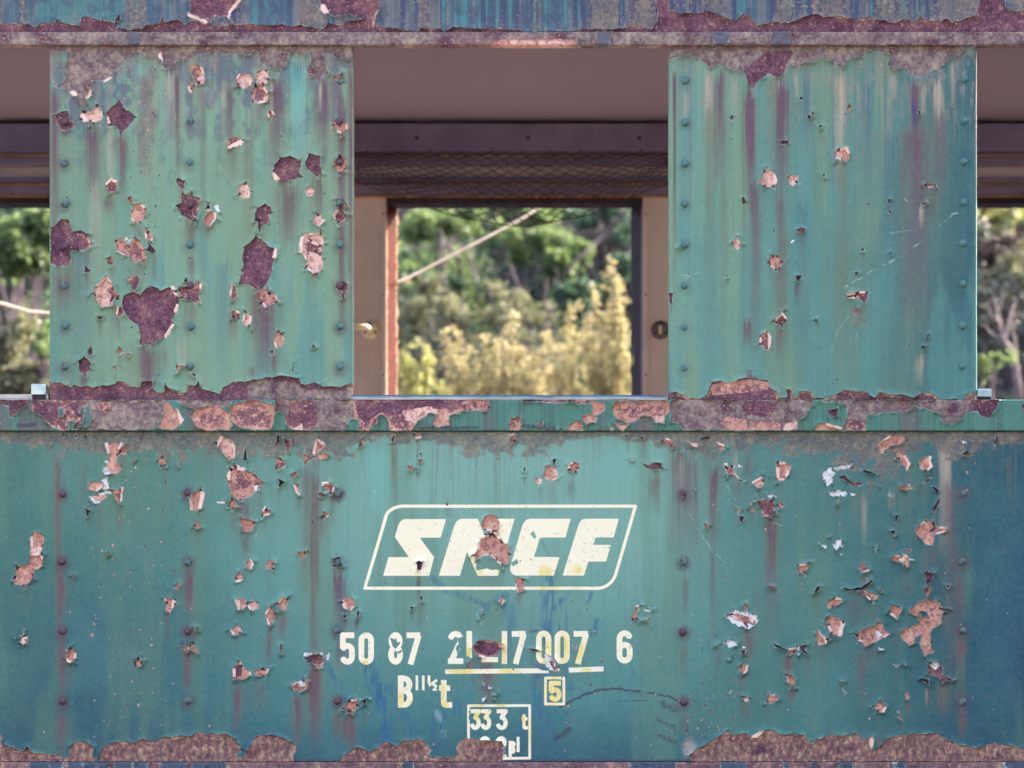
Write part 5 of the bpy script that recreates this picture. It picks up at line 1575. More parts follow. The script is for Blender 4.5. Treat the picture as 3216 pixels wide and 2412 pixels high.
def screw(p, rad, parent):
    bm = bmesh.new()
    bmesh.ops.create_uvsphere(bm, u_segments=10, v_segments=6, radius=rad, matrix=Matrix.Translation(p) @ Matrix.Diagonal((1, 0.6, 1, 1)))
    return mesh_bm('screw', bm, M_dark, parent, True)


for k in (-4, -3, -1, 0, 1, 3, 4):
    screw(at(1658 + k * 350, 433, FY - 0.055), 0.0075, c1)
trim('rack_ledge', 479, 486, FY - 0.045, FY - 0.001, M_brown, 0.003)
trim('rack_ledge_lit_edge', 486.6, 489.5, FY - 0.05, FY - 0.001, M_lit_edge, 0.001)
trim('trim_board', 492, 520, FY - 0.035, FY - 0.001, M_brown)
trim('trim_board', 556, 575, FY - 0.03, FY - 0.001, M_brown)
trim('trim_lit_edge', 576.5, 579.5, FY - 0.042, FY - 0.001, M_lit_edge, 0.001)
hb = trim('head_board', 581, 612, FY - 0.03, FY - 0.001, M_brown)
for px in (39, 1285, 1510, 1735, 3208):
    screw(at(px, 606, FY - 0.03), 0.005, hb)
trim('head_lit_edge', 613.5, 616, FY - 0.034, FY - 0.001, M_lit_edge, 0.001)

# far window frames: splayed steel reveals, one frame per window
for k in (-1, 0, 1):
    dx = k * fp
    fr_ = bpy.data.objects.new('far_window_frame', None)
    fr_.empty_display_size = 0.1
    bm = bmesh.new()
    box(bm, wl + dx, wr + dx, FY + 0.001, FY + 0.099, FH, FH + 0.033, 0.004)
    fr_ = mesh_bm('far_window_frame', bm, M_dark, car)
    for s, xin in ((1, wl + dx), (-1, wr + dx)):
        def strip(name, a0, a1, mat, rough_edge=0.0):
            """Strip of the splayed reveal between fractions a0 and a1 of its width."""
            n = 60
            V = []
            W, Dp = 0.041, 0.075
            for i in range(n + 1):
                z = FS + 0.002 + (FH - FS - 0.004) * i / n
                j0 = rough_edge * random.uniform(-1, 1); j1 = rough_edge * random.uniform(-1, 1)
                q0, q1 = a0 + j0 * 0.5, a1 + j1
                V += [(xin + s * W * q0, FY + 0.002 + Dp * q0, z), (xin + s * W * q1, FY + 0.002 + Dp * q1, z),
                      (xin + s * W * q1, FY + 0.03 + Dp * q1, z), (xin + s * W * q0, FY + 0.03 + Dp * q0, z)]
            F = []
            for i in range(n):
                for e in range(4):
                    f = (i * 4 + e, i * 4 + (e + 1) % 4, i * 4 + 4 + (e + 1) % 4, i * 4 + 4 + e)
                    F.append(f if s > 0 else f[::-1])
            o = mesh_np(name, V, np.array(F), mat, fr_, smooth=False)
            return o
        lit = s > 0  # reveal in shade gets darker materials, its shade put into the colour
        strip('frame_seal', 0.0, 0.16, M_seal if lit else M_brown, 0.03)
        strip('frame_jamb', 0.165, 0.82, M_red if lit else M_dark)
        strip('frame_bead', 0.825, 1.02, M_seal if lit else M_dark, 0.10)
    # edge moulding of the wall beside the window, with its screws
    for s, xe in ((-1, wl + dx), (1, wr + dx)):
        bm = bmesh.new()
        box(bm, min(xe, xe + s * 0.022), max(xe, xe + s * 0.022), FY - 0.008, FY - 0.0005, FS + 0.02, fzz(612) - 0.03, 0.002)
        wm = mesh_bm('wall_moulding', bm, M_wall, car)
        if k == 0:
            for py in (672, 925, 1178):
                screw((xe + s * 0.011, FY - 0.008, at(0, py, FY - 0.008).z), 0.004, wm)


# coat handles on the far wall
def rosette(px, py, mat, name):
    c = at(px, py, FY)
    bm = bmesh.new()
    prof = [(0.0355, 0.0), (0.0355, -0.006), (0.030, -0.010), (0.020, -0.0115), (0.0, -0.012)]
    rings = [[bm.verts.new((c.x + r * math.cos(q), c.y - 0.0005 + d, c.z + r * math.sin(q))) for q in (2 * math.pi * k / 32 for k in range(32))] for r, d in prof[:-1]]
    for A, B in zip(rings[:-1], rings[1:]):
        for k in range(32):
            bm.faces.new((A[k], A[(k + 1) % 32], B[(k + 1) % 32], B[k]))
    bm.faces.new(rings[-1])
    o = mesh_bm(name, bm, mat, car, True)
    for a in (90, 210, 330):
        q = math.radians(a)
        screw((c.x + 0.0235 * math.cos(q), c.y - 0.0115, c.z + 0.0235 * math.sin(q)), 0.0055, o)
    return o, c


for k in (0,):
    r1, c = rosette(1163, 1036, M_nickel, 'grab_handle')
    bm = bmesh.new()
    tube(bm, [(c.x - 0.006, FY - 0.012, c.z), (c.x - 0.008, FY - 0.05, c.z), (c.x - 0.016, FY - 0.066, c.z), (c.x - 0.05, FY - 0.07, c.z), (c.x - 0.35, FY - 0.07, c.z)], [0.013, 0.012, 0.013, 0.0125, 0.0125], 14)
    mesh_bm('grab_bar', bm, M_nickel, r1, True)
    r2, c2_ = rosette(2074, 1037, M_gun, 'handle_plate')
    bm = bmesh.new(); box(bm, c2_.x - 0.006, c2_.x + 0.004, FY - 0.02, FY - 0.012, c2_.z - 0.017, c2_.z + 0.016, 0.002)
    mesh_bm('handle_slot', bm, M_nickel, r2)
    r1.location.x += k * fp; r2.location.x += k * fp

# luggage net: knotted cord hanging from the ledge, belly hanging low
def net(dx, seed):
    rr = random.Random(seed)
    NU_, NV_ = 23, 9
    x0, x1 = fxx(1040, 2.45) + dx, fxx(2170, 2.45) + dx
    ztop = fzz(488)

    def pt(u, v):
        sag = 0.07 + 0.225 * max(0.0, math.sin(math.pi * (0.06 + 0.88 * u))) ** 1.1 * (1.0 - 0.10 * math.sin(6.0 * u + 1.0))
        drop = sag * v
        out = 0.20 * math.sin(v * math.pi * 0.5) * (0.7 + 0.3 * math.sin(math.pi * u))
        return Vector((x0 + (x1 - x0) * u + 0.012 * math.sin(9 * v + 5 * u), FY - 0.055 - out, ztop - drop + 0.004 * math.sin(31 * u + 7 * v)))
    bm = bmesh.new()
    for s in (1, -1):
        for i in range(-NV_, NU_ + NV_ + 1, 1):
            pts = []
            for j in range(NV_ + 1):
                uu = (i + s * j + 0.0) / NU_
                if -0.001 <= uu <= 1.001:
                    pts.append(pt(min(max(uu, 0), 1), j / NV_))
            if len(pts) >= 2:
                tube(bm, pts, 0.0019, 5, False)
    edge_ = [pt(i / 60, 1.0) for i in range(61)]
    tube(bm, edge_, 0.0022, 5)
    for i in range(0, NU_ + 1, 2):                       # lashings over the ledge
        a = pt(i / NU_, 0)
        tube(bm, [a, a + Vector((0.006, -0.004, 0.006)), a + Vector((0.016, 0.012, 0.024))], 0.0026, 5)
    for q in range(7):                                    # frayed ends
        u = rr.random(); a = pt(u, rr.choice([0.0, 0.1, 0.5]))
        d = Vector((rr.uniform(-.03, .05), -0.01, -rr.uniform(.015, .05)))
        tube(bm, spline([a, a + d * .5 + Vector((0, -.01, -.006)), a + d], 4), 0.0018, 4)
    return mesh_bm('luggage_net', bm, M_net, car, True)


net(0, 1)

# ================================================================= outside
# cable strung behind the carriage
M_cable = plain('pale_cable_sheath', lin(206, 200, 190), lin(180, 172, 160), 8, 0.55, 0.1)
pts = [at(-1400, 470, 3.62), at(-700, 740, 3.62), at(0, 952, 3.62), at(155, 985, 3.62), at(600, 1030, 3.62), at(950, 1000, 3.62), at(1250, 886, 3.62), at(1430, 796, 3.62), at(1610, 703, 3.62), at(1700, 646, 3.62), at(1990, 430, 3.62), at(2400, 80, 3.62), at(2480, -20, 2.84)]
bm = bmesh.new(); tube(bm, spline(pts, 8), 0.0064, 10)
cab = mesh_bm('cable', bm, M_cable, None, True)
tag(cab, 'thin pale cable hanging in a slack curve outside the far windows', 'cable')

# terrain
def ground_mat():
    g = G('gravel_grass_bounce_strip')
    n = g.noise(1.5, 5); n2 = g.noise(14, 4)
    gravel = g.mix(lin(72, 66, 66), lin(52, 48, 52), g.map(g.add(g.mul(n, .6), g.mul(n2, .4)), .36, .64))
    grass = g.mix(lin(44, 56, 40), lin(70, 76, 52), g.map(n2, .35, .65))  # dark grass keeps the added banks from bouncing light
    sep = g.t.nodes.new('ShaderNodeSeparateXYZ'); g.t.links.new(g.co, sep.inputs[0])
    pale = g.mix(lin(190, 178, 160), lin(160, 148, 134), n2)  # unseen pale strip added to bounce light up into the carriage
    strip = g.mul(g.map(g.add(sep.outputs[1], g.madd(n, 1.2, -.6)), -5.0, -6.4), g.map(g.add(sep.outputs[1], n), -14.0, -16.5, 1.0, 0.0))
    gravel = g.mix(gravel, pale, strip)
    return g.bsdf(g.mix(gravel, grass, g.math('MAXIMUM', g.map(g.add(sep.outputs[0], g.madd(n, 3.0, -1.5)), 3.6, 5.2), g.map(g.add(sep.outputs[1], g.madd(n, 3.0, -1.5)), -12, -15))), 0.9, g.bump(n2, 0.4, 0.02))


M_ground = ground_mat()
M_hill = plain('bank_earth', lin(78, 68, 88), lin(54, 48, 70), 2.2, 0.95, 0.6)


def hz(x, y):
    base = np.interp(y, [-60, -4, -1.5, 4, 4.8, 6.2, 8.0, 10.5, 15, 25, 45], [-0.9, -0.9, 0.0, 0.0, 0.25, 1.9, 3.25, 4.55, 8.2, 13.5, 19.0])
    n = (fbm(np.asarray(x, np.float64) * 0.45 + 40, np.asarray(y, np.float64) * 0.45 + 40, 201, 4) - 0.5) * 1.1
    x_, y_ = np.asarray(x, np.float64), np.asarray(y, np.float64)
    cut = sstep(4.6, 10.5, x_) * 11.0 * sstep(-1.0, -3.0, y_) * sstep(-60, -30, y_)  # unseen bank added to block skylight from the right
    cut = np.maximum(cut, 11.0 * sstep(-17.0, -28.0, y_))  # second unseen bank, added behind the camera to block the low sky
    return base + n * sstep(4.2, 6.5, y_) * 0.7 + cut * (0.85 + 0.4 * n)


def terrain(name, xs, ys, mat):
    X, Y = np.meshgrid(xs, ys)
    Z = hz(X, Y)
    a = np.arange(X.size).reshape(X.shape)
    F = np.stack([a[:-1, :-1], a[:-1, 1:], a[1:, 1:], a[1:, :-1]], -1).reshape(-1, 4)
    o = mesh_np(name, np.stack([X, Y, Z], -1).reshape(-1, 3), F, mat)
    return tag(o, kind='structure')


terrain('ground', np.concatenate([np.linspace(-90, 3, 40), np.linspace(3.5, 16, 40), np.linspace(18, 90, 20)]), np.concatenate([np.linspace(-120, -5, 20), np.linspace(-4.5, 4, 18)]), M_ground)
tag(bpy.data.objects['ground'], 'unseen gravel ground with added light blocking banks and a pale bounce strip', 'ground')
terrain('hillside', np.concatenate([np.linspace(-60, -10, 20), np.linspace(-9.5, 9.5, 120), np.linspace(10, 60, 20)]), np.concatenate([np.linspace(4, 12, 90), np.linspace(12.5, 45, 40)]), M_hill)
tag(bpy.data.objects['hillside'], 'steep dark earth bank rising behind the carriage', 'hillside')


# ---------------------------------------------------------------- plants
def leaves(centers, normals, size, ratio=2.0, jitter=0.8, seed=0, fold=0.25):
    """Folded leaf blades (two quads each) at the given points."""
    r = np.random.default_rng(seed)
    n = len(centers)
    c = np.asarray(centers, np.float64)
    d = np.asarray(normals, np.float64) + r.normal(0, jitter, (n, 3))
    d /= np.linalg.norm(d, axis=1, keepdims=True) + 1e-9
    t = np.cross(d, r.normal(0, 1, (n, 3)))
    t /= np.linalg.norm(t, axis=1, keepdims=True) + 1e-9
    b = np.cross(d, t)
    s = (size * r.uniform(0.6, 1.3, (n, 1)))
    w = s / ratio
    L = t * s
    tip = c + L; mid = c + L * 0.45
    e1 = mid + b * w * 0.5 + d * w * fold; e2 = mid - b * w * 0.5 + d * w * fold
    V = np.stack([c, e1, tip, e2], 1).reshape(-1, 3)
    F = np.arange(n * 4).reshape(-1, 4)
    rnd = np.repeat(r.random(n), 4)
    return V, F, rnd


def clump_points(clumps, dens, seed):
    """Points through the volume of ragged clumps [(centre, radii)], denser at the rim."""
    r = np.random.default_rng(seed)
    P, N, W = [], [], []
    for c, rad in clumps:
        n = max(8, int(dens * rad[0] * rad[2] * 3.2))
        u = r.normal(0, 1, (n, 3)); u /= np.linalg.norm(u, axis=1, keepdims=True)
        q = r.random(n) ** 0.45 * (0.72 + 0.5 * vn(u[:, 0] * 2.2 + c[0] * 3 + 20, u[:, 2] * 2.2 + c[2] * 3 + 20, 211))
        P.append(np.array(c) + u * q[:, None] * np.array(rad)); N.append(u + np.array([0, -0.3, 0.6]))
        W.append(np.full(n, r.uniform(-0.25, 0.25)))
    return np.concatenate(P), np.concatenate(N), np.concatenate(W)


M_twig = plain('grey_twig', lin(104, 92, 102), lin(72, 62, 78), 30, 0.85, 0.3)
M_bark = plain('pale_bark', lin(128, 116, 118), lin(92, 82, 90), 20, 0.85, 0.5)
LF_green = leaf_mat('fresh_green_leaf', lin(50, 80, 58), lin(84, 120, 70), lin(134, 162, 92), lin(136, 170, 80), 0.42)
LF_deep = leaf_mat('blue_green_leaf', lin(30, 58, 62), lin(54, 94, 80), lin(86, 128, 98), lin(70, 124, 82), 0.35)
LF_olive = leaf_mat('olive_leaf', lin(80, 86, 84), lin(114, 120, 96), lin(150, 152, 114), lin(144, 150, 92), 0.35)
LF_straw = leaf_mat('straw_yellow_leaf', lin(108, 104, 78), lin(170, 160, 112), lin(210, 200, 150), lin(190, 178, 112), 0.4)
LF_lime = leaf_mat('yellow_green_leaf', lin(108, 116, 66), lin(164, 168, 92), lin(208, 206, 126), lin(192, 198, 96), 0.45)
LF_dry = leaf_mat('dry_brown_leaf', lin(48, 40, 56), lin(78, 64, 72), lin(116, 96, 88), lin(90, 70, 66), 0.2)
LF_dark = leaf_mat('shadowed_ivy_leaf', lin(52, 54, 82), lin(74, 82, 100), lin(100, 118, 110), lin(84, 108, 92), 0.3)


def ground_under(px, py, y):
    p = at(px, py, y)
    return Vector((p.x, y, float(hz(p.x, y))))


def bush(name, label, cat, spots, leaf, size, dens, seed, base=None, group=None, stems=6, jitter=0.8, ratio=1.9):
    """spots: (px, py, depth, rx, ry, rz) of each leaf clump as seen through the windows (radii in metres)."""
    r = random.Random(seed)
    cl = []
    for px, py, y, rx, ry, rz in spots:
        c = at(px, py, y)
        n = 5
        cl.append((tuple(c), (rx * .7, ry * .7, rz * .7)))
        for _ in range(n):
            o = Vector((r.gauss(0, rx * .5), r.gauss(0, ry * .5), r.gauss(0, rz * .5)))
            k = r.uniform(.25, .5)
            cl.append((tuple(c + o), (rx * k, ry * k, rz * k)))
    cx = sum(c[0][0] for c in cl) / len(cl); cy = sum(c[0][1] for c in cl) / len(cl)
    foot = Vector((cx, cy + 0.1, float(hz(cx, cy + 0.1)) - 0.03))
    root = empty(name, foot, label, cat, group)
    P, N, W = clump_points(cl, dens, seed)
    V, F, rnd = leaves(P, N, size, ratio, jitter, seed)
    o = mesh_np('foliage', V - np.array(foot), F, leaf, root, smooth=False, attrs={'rnd': np.clip(rnd + np.repeat(W, 4), 0, 1)})
    bm = bmesh.new()
    for c, rad in cl[::max(1, len(cl) // stems)]:
        c = Vector(c) - foot
        m = c * 0.5 + Vector((r.uniform(-.08, .08), r.uniform(-.05, .05), r.uniform(0, .06)))
        tube(bm, spline([Vector((0, 0, -0.05)), m, c], 5), [0.014 - 0.010 * i / 10 for i in range(11)], 6)
    mesh_bm('stems', bm, M_twig, root, True)
    return root


def plume(name, label, cat, spikes, leaf, seed, size=0.026, group=None, dens=1.0):
    """Upright tufted sprays: (foot px, tip px, tip py, depth, half width in metres)."""
    r = random.Random(seed); rn = np.random.default_rng(seed)
    y0 = spikes[0][3]
    fx = sum(s[0] for s in spikes) / len(spikes)
    foot = ground_under(fx, 1240, y0); foot.z -= 0.03
    root = empty(name, foot, label, cat, group)
    P, N = [], []
    bm = bmesh.new()
    for fpx, tpx, tpy, y, hw in spikes:
        tip = at(tpx, tpy, y)
        low = at(fpx, 1330, y); low.z = min(low.z, foot.z + 0.35)
        mid = (low + tip) / 2 + Vector((r.uniform(-.03, .03), r.uniform(-.06, .06), 0.02))
        line = spline([foot + (low - foot) * 0.3, low, mid, tip], 12)
        tube(bm, [p - foot for p in line], [0.010 - 0.0075 * i / (len(line) - 1) for i in range(len(line))], 5)
        n = len(line)
        for i in range(int(n * 0.25), n):
            f = i / (n - 1)
            w = hw * (0.92 - 0.5 * f) * (0.6 + 0.6 * r.random())
            c = line[i]
            m = int(70 * dens * w / 0.05)
            u = rn.normal(0, 1, (m, 3)); u /= np.linalg.norm(u, axis=1, keepdims=True)
            q = rn.random(m) ** 0.5
            off = u * q[:, None] * np.array([w, w, w * 0.9])
            # short side tufts
            if r.random() < 0.7:
                a = r.uniform(0, 6.28)
                off[: m // 2] += np.array([math.cos(a) * w * 1.7, math.sin(a) * w * 1.7, w * 1.3])
            P.append(np.array(c) + off); N.append(u * 0.6 + np.array([0, -0.2, 0.8]))
    P = np.concatenate(P); N = np.concatenate(N)
    V, F, rnd = leaves(P, N, size, 2.4, 0.7, seed)
    mesh_np('foliage', V - np.array(foot), F, leaf, root, smooth=False, attrs={'rnd': rnd})
    mesh_bm('stems', bm, M_twig, root, True)
    return root


# --- seen through the middle window
plume('straw_bush', 'straw yellow bush with tall upright plumes in the middle of the far window', 'bush',
      [(1530, 1395, 1055, 6.6, .045), (1540, 1440, 1050, 6.62, .05), (1545, 1420, 1120, 6.55, .05), (1560, 1515, 1062, 6.6, .035), (1560, 1500, 1130, 6.58, .05),
       (1570, 1560, 1075, 6.62, .05), (1580, 1610, 1020, 6.6, .055), (1590, 1590, 1090, 6.5, .06), (1600, 1640, 1100, 6.6, .06), (1610, 1680, 1120, 6.6, .06),
       (1500, 1470, 1170, 6.5, .06), (1560, 1540, 1160, 6.48, .07), (1610, 1620, 1165, 6.5, .07), (1650, 1690, 1180, 6.5, .06)], LF_straw, 21, dens=1.1)
plume('golden_bush', 'tall golden plumed bush against the dark right frame of the far window', 'bush',
      [(1900, 1928, 825, 6.9, .05), (1905, 1935, 900, 6.88, .06), (1900, 1950, 960, 6.85, .06), (1880, 1872, 930, 6.9, .055), (1880, 1890, 1000, 6.86, .06), (1890, 1955, 1020, 6.84, .07),
       (1860, 1845, 1010, 6.9, .055), (1850, 1862, 1070, 6.84, .06), (1900, 1925, 1090, 6.8, .07), (1800, 1790, 975, 6.95, .05), (1820, 1805, 1060, 6.9, .055), (1780, 1770, 1100, 6.9, .05), (1760, 1720, 1050, 6.95, .05),
       (1740, 1710, 1110, 6.9, .05), (1850, 1800, 1140, 6.8, .06), (1900, 1880, 1150, 6.8, .07), (1950, 1980, 1120, 6.8, .07), (1800, 1745, 1160, 6.8, .05)], LF_straw, 22, dens=1.0)
plume('lime_bush', 'yellow green upright bush at the foot of the red window frame', 'bush',
      [(1280, 1265, 1110, 6.7, .06), (1290, 1290, 1135, 6.7, .06), (1320, 1335, 1090, 6.72, .05), (1330, 1332, 1140, 6.7, .06), (1300, 1310, 1180, 6.65, .07), (1260, 1240, 1150, 6.7, .06), (1345, 1390, 1210, 6.65, .05)], LF_lime, 23)
bush('laurel_bush', 'bright green leafy bush beside the cable in the far window', 'bush',
     [(1720, 760, 8.9, .16, .15, .10), (1760, 830, 8.8, .14, .12, .08), (1640, 800, 8.8, .10, .1, .07), (1700, 690, 9.0, .12, .12, .07), (1830, 790, 8.9, .08, .1, .06), (1560, 720, 9.0, .08, .1, .06)], LF_green, .042, 16000, 31)
bush('ivy_bush', 'small green leafy bush at the top left of the far window', 'bush',
     [(1290, 720, 9.1, .10, .1, .10), (1350, 690, 9.2, .14, .1, .07), (1430, 720, 9.2, .13, .1, .06), (1480, 670, 9.3, .12, .1, .06), (1300, 860, 9.0, .08, .1, .05)], LF_green, .038, 13000, 32)
bush('teal_bush', 'blue green bush just behind the golden plumes', 'bush',
     [(1830, 930, 8.3, .14, .12, .08), (1790, 970, 8.2, .12, .1, .07), (1900, 900, 8.4, .12, .1, .08), (1960, 830, 8.5, .10, .1, .1), (1750, 930, 8.3, .06, .1, .04)], LF_deep, .036, 15000, 33)
bush('shade_bush', 'dark blue green bush high in the right corner of the far window', 'bush',
     [(1840, 690, 9.6, .16, .12, .07), (1930, 660, 9.6, .14, .12, .08), (1960, 740, 9.5, .08, .1, .08), (1800, 660, 9.7, .12, .1, .05)], LF_deep, .040, 9000, 34)
bush('olive_bush', 'olive grey bush in the left half of the far window under the cable', 'bush',
     [(1400, 960, 8.0, .14, .12, .10), (1350, 900, 8.1, .10, .1, .07), (1300, 1000, 8.0, .08, .1, .10), (1440, 1020, 7.9, .10, .1, .06)], LF_olive, .034, 9500, 35)
bush('heather_bush', 'sparse grey olive bush in the centre of the far window', 'bush',
     [(1620, 930, 8.1, .12, .12, .06), (1560, 990, 8.0, .14, .12, .07), (1680, 1000, 7.9, .14, .12, .05), (1540, 900, 8.2, .06, .1, .04), (1640, 1050, 7.7, .14, .12, .05)], LF_olive, .032, 8000, 36)
bush('sprig_bush', 'little emerald green sprig below the middle of the cable', 'bush',
     [(1440, 890, 8.5, .07, .07, .035), (1400, 880, 8.5, .05, .07, .03), (1340, 880, 8.5, .05, .07, .02)], LF_deep, .034, 15000, 37)
# --- left window
bush('bright_green_bush', 'bright green bush filling the left window', 'bush',
     [(60, 740, 7.6, .14, .12, .11), (90, 780, 7.55, .12, .1, .08), (120, 700, 7.6, .12, .1, .09), (20, 800, 7.5, .10, .1, .10), (100, 820, 7.5, .10, .1, .06), (-60, 760, 7.6, .14, .1, .12), (160, 760, 7.6, .10, .1, .10), (-160, 800, 7.6, .14, .1, .1)], LF_green, .046, 14000, 41)
bush('yellow_olive_bush', 'yellow olive bush low in the left window below the cable', 'bush',
     [(30, 1090, 6.9, .09, .1, .16), (60, 1180, 6.8, .12, .1, .10), (130, 1170, 6.8, .10, .1, .09), (0, 1220, 6.8, .12, .1, .08), (90, 1040, 7.0, .05, .1, .06), (-80, 1160, 6.8, .12, .1, .14), (170, 1230, 6.7, .12, .1, .06)], LF_olive, .040, 13000, 42)
bush('small_green_bush', 'small fresh green bush beside the left pillar under the cable', 'bush',
     [(120, 1090, 6.7, .06, .07, .05), (140, 1050, 6.75, .04, .07, .05)], LF_green, .036, 16000, 43)
bush('dark_spruce', 'dark drooping conifer at the top of the left window', 'tree',
     [(60, 630, 8.4, .18, .12, .04), (130, 640, 8.4, .12, .12, .04), (-60, 640, 8.4, .2, .12, .06)], LF_deep, .05, 7000, 44, ratio=5)
# --- right window
bush('dappled_bush', 'yellow green bush with glittering leaves at the top of the right window', 'bush',
     [(3110, 670, 9.6, .16, .12, .09), (3180, 690, 9.6, .16, .12, .08), (3250, 700, 9.6, .16, .12, .1), (3140, 740, 9.5, .12, .1, .05), (3060, 680, 9.6, .14, .1, .09)], LF_lime, .055, 5200, 51, jitter=1.4)
bush('bracken', 'brown dry bracken halfway up the right window', 'bracken',
     [(3100, 800, 9.0, .10, .1, .08), (3150, 770, 9.1, .12, .1, .05), (3080, 870, 8.9, .06, .1, .10)], LF_dry, .05, 7000, 52)
bush('grey_green_bush', 'grey green bush around the forked sapling in the right window', 'bush',
     [(3160, 870, 8.6, .14, .12, .10), (3200, 820, 8.7, .12, .1, .08), (3110, 930, 8.5, .10, .1, .08), (3230, 920, 8.6, .12, .1, .12), (3090, 1010, 8.3, .06, .1, .08)], LF_olive, .038, 9000, 53)
bush('low_green_bush', 'low pale green bush at the foot of the right pillar', 'bush',
     [(3085, 1150, 7.0, .06, .08, .06), (3130, 1130, 7.1, .05, .08, .04)], LF_green, .036, 13000, 54)
# forked sapling in the right window
yt = 7.6
foot = at(3208, 1300, yt); foot.z = float(hz(foot.x, yt)) - 0.02
sap = empty('forked_sapling', foot, 'leafless pale forked sapling in the right window', 'tree')
bm = bmesh.new()


def br(pp, r0, r1):
    line = spline([at(*p, yt + (i * .03)) - foot for i, p in enumerate(pp)], 6)
    tube(bm, line, [r0 + (r1 - r0) * i / (len(line) - 1) for i in range(len(line))], 8)


base_pts = [(3208, 1400), (3200, 1250), (3186, 1150), (3180, 1110), (3152, 1075)]
line = [Vector((0, 0, -0.05))] + [at(px, py, yt) - foot for px, py in base_pts[1:]]
sp = spline(line, 6)
tube(bm, sp, [0.024 - 0.008 * i / (len(sp) - 1) for i in range(len(sp))], 10)
mesh_bm('trunk', bm, M_bark, sap, True)
bm = bmesh.new()
br([(3152, 1075), (3140, 1020), (3130, 980), (3125, 940)], .013, .005)
br([(3152, 1075), (3165, 1020), (3176, 985), (3184, 955)], .010, .004)
br([(3145, 1065), (3115, 1050), (3090, 1020)], .009, .004)
br([(3186, 1120), (3188, 1070), (3180, 1040), (3195, 980)], .008, .003)
br([(3138, 1015), (3128, 1000), (3110, 985), (3100, 950)], .006, .002)
br([(3132, 985), (3145, 950), (3150, 900)], .005, .002)
mesh_bm('branches', bm, M_bark, sap, True)

# loose dead branches on the bank in the middle window
for nm, lb, pp, y, r0 in (('fallen_branch', 'long grey dead branch slanting down from the right frame of the far window', [(1955, 660), (1900, 735), (1800, 830), (1720, 930)], 8.35, .008),
                          ('dead_stem', 'thin dead stem standing upright left of centre in the far window', [(1410, 1180), (1400, 1000), (1395, 850), (1385, 720)], 8.0, .009),
                          ('pale_stump', 'short pale broken stump under the cable in the far window', [(1395, 765), (1425, 790), (1440, 810)], 8.7, .016),
                          ('crooked_stem', 'crooked brown stem hanging below the cable in the far window', [(1470, 800), (1490, 840), (1498, 890)], 8.4, .008)):
    bm = bmesh.new()
    line = spline([at(*p, y + 0.08 * math.sin(i * 2.1)) for i, p in enumerate(pp)], 8)
    end = line[0]
    tail = Vector((line[-1].x + 0.02, y + 0.5, float(hz(line[-1].x + .02, y + 0.5)) - 0.02))
    line = line + [line[-1] * .5 + tail * .5, tail]
    tube(bm, line, [r0 * (1 - 0.5 * i / len(line)) for i in range(len(line))], 7)
    for q in range(5):
        a = line[random.randrange(2, len(line) - 3)]
        d = Vector((random.uniform(-.12, .12), random.uniform(-.08, .02), random.uniform(.03, .14)))
        tube(bm, spline([a, a + d * .5 + Vector((.01, 0, .01)), a + d], 4), [r0 * .4] * 5 + [r0 * .2] * 4, 5)
    o = mesh_bm(nm, bm, M_bark if 'stump' in nm else M_twig, None, True)
    tag(o, lb, 'branch')

# undergrowth covering the bank as one mass
r = np.random.default_rng(77)
n = 260000
ux = np.concatenate([r.uniform(-8, 8, n // 4), r.uniform(-3.3, 3.3, n - n // 4)]); uy = r.uniform(6.0, 11.6, n)
den = fbm(ux * 1.7 + 50, uy * 1.7 + 50, 221, 3)
keep = r.random(n) < sstep(0.30, 0.55, den) * 0.8 + 0.2
ux, uy, den = ux[keep], uy[keep], den[keep]
uz = hz(ux, uy) + r.random(len(ux)) ** 1.3 * (0.08 + 0.34 * sstep(0.38, 0.7, den)) + 0.01
P = np.stack([ux, uy - 0.25 * r.random(len(ux)) * sstep(0.4, 0.7, den), uz], -1); N = np.tile(np.array([0, -0.5, 0.8]), (len(ux), 1))
which = vn(ux * 1.3 + 9, uy * 1.3 + 9, 231) * 0.7 + vn(ux * 4 + 9, uz * 4 + 9, 233) * 0.3 + r.normal(0, 0.08, len(ux))
V, F, rnd = leaves(P, N, .046, 2.3, 0.9, 78)
fid = np.digitize(which, [0.27, 0.52, 0.62, 0.74])
me_o = mesh_np('undergrowth', V, F, [LF_dry, LF_dark, LF_olive, LF_deep, LF_green], smooth=False, attrs={'rnd': rnd})
me_o.data.polygons.foreach_set('material_index', fid.astype(np.int32))
tag(me_o, 'mixed low undergrowth of dry and green leaves covering the bank', 'undergrowth', kind='stuff')
# bare twigs tangled in the undergrowth
bm = bmesh.new()
rr = random.Random(9)
for k in range(420):
    x, y = rr.uniform(-4.6, 4.6), rr.uniform(6.4, 10.8)
    z = float(hz(x, y))
    d = Vector((rr.gauss(0, .22), rr.uniform(-.22, .02), rr.uniform(.12, .5)))
    a = Vector((x, y, z - .02))
    tube(bm, spline([a, a + d * .5 + Vector((rr.uniform(-.05, .05), 0, .03)), a + d], 4), [.0055 - .0004 * i for i in range(9)], 4)
tw = mesh_bm('dry_twigs', bm, M_twig, None, True)
tag(tw, 'tangle of bare grey twigs standing through the undergrowth', 'twigs', kind='stuff')

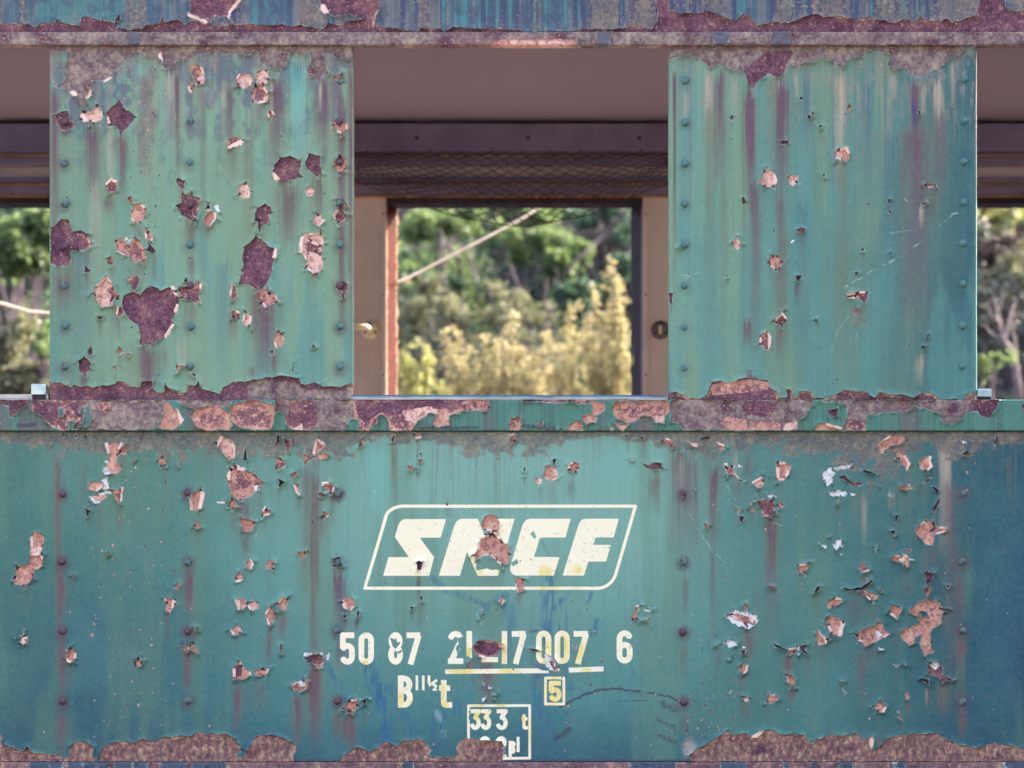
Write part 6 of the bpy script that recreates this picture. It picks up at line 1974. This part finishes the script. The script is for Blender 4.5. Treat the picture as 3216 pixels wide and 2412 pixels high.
# ================================================================= light, camera
ELEV, AZ = math.radians(SUN_ELEV), math.radians(SUN_AZ)          # azimuth from +y towards +x
sdir = Vector((math.sin(AZ) * math.cos(ELEV), math.cos(AZ) * math.cos(ELEV), math.sin(ELEV)))
sun = bpy.data.lights.new('sun', 'SUN')
sun.energy = SUN_E; sun.angle = math.radians(0.5); sun.color = (1.0, 0.90, 0.74)
so = bpy.data.objects.new('sun', sun); link(so)
so.rotation_euler = (-sdir).to_track_quat('-Z', 'Y').to_euler()
so.location = (8, 8, 12)
w = bpy.data.worlds.new('World'); SC.world = w; w.use_nodes = True
nt = w.node_tree
bg = nt.nodes['Background']
sky = nt.nodes.new('ShaderNodeTexSky')
sky.sky_type = 'NISHITA'; sky.sun_disc = False
sky.sun_elevation = ELEV; sky.sun_rotation = AZ
sky.air_density = 1.0; sky.dust_density = 10.0; sky.ozone_density = 0.0
nt.links.new(sky.outputs[0], bg.inputs[0])
bg.inputs[1].default_value = SKY_S

cam = bpy.data.cameras.new('camera')
cam.sensor_width = 36.0; cam.sensor_fit = 'HORIZONTAL'
cam.lens = 36.0 * CAM_D / 3.216
cam.shift_x = 0.0; cam.shift_y = (2885.0 - 1206.0) / 3216.0
cam.clip_end = 400; cam.clip_start = 0.1
cam.dof.use_dof = True; cam.dof.focus_distance = CAM_D; cam.dof.aperture_fstop = cam.lens / 1000 / FAPERT
co = bpy.data.objects.new('camera', cam); link(co)
co.location = (0, -CAM_D, EYE_Z); co.rotation_euler = (math.pi / 2, 0, 0)
SC.camera = co
SC.render.engine = 'CYCLES'
SC.cycles.use_denoising = True
SC.cycles.max_bounces = 8; SC.cycles.diffuse_bounces = 5; SC.cycles.transmission_bounces = 6; SC.cycles.transparent_max_bounces = 6
SC.cycles.sample_clamp_indirect = 6.0
SC.view_settings.view_transform = 'Standard'; SC.view_settings.look = 'None'
SC.view_settings.gamma = 1.0; SC.view_settings.exposure = EXPO
SC.render.resolution_x = 1024; SC.render.resolution_y = 768
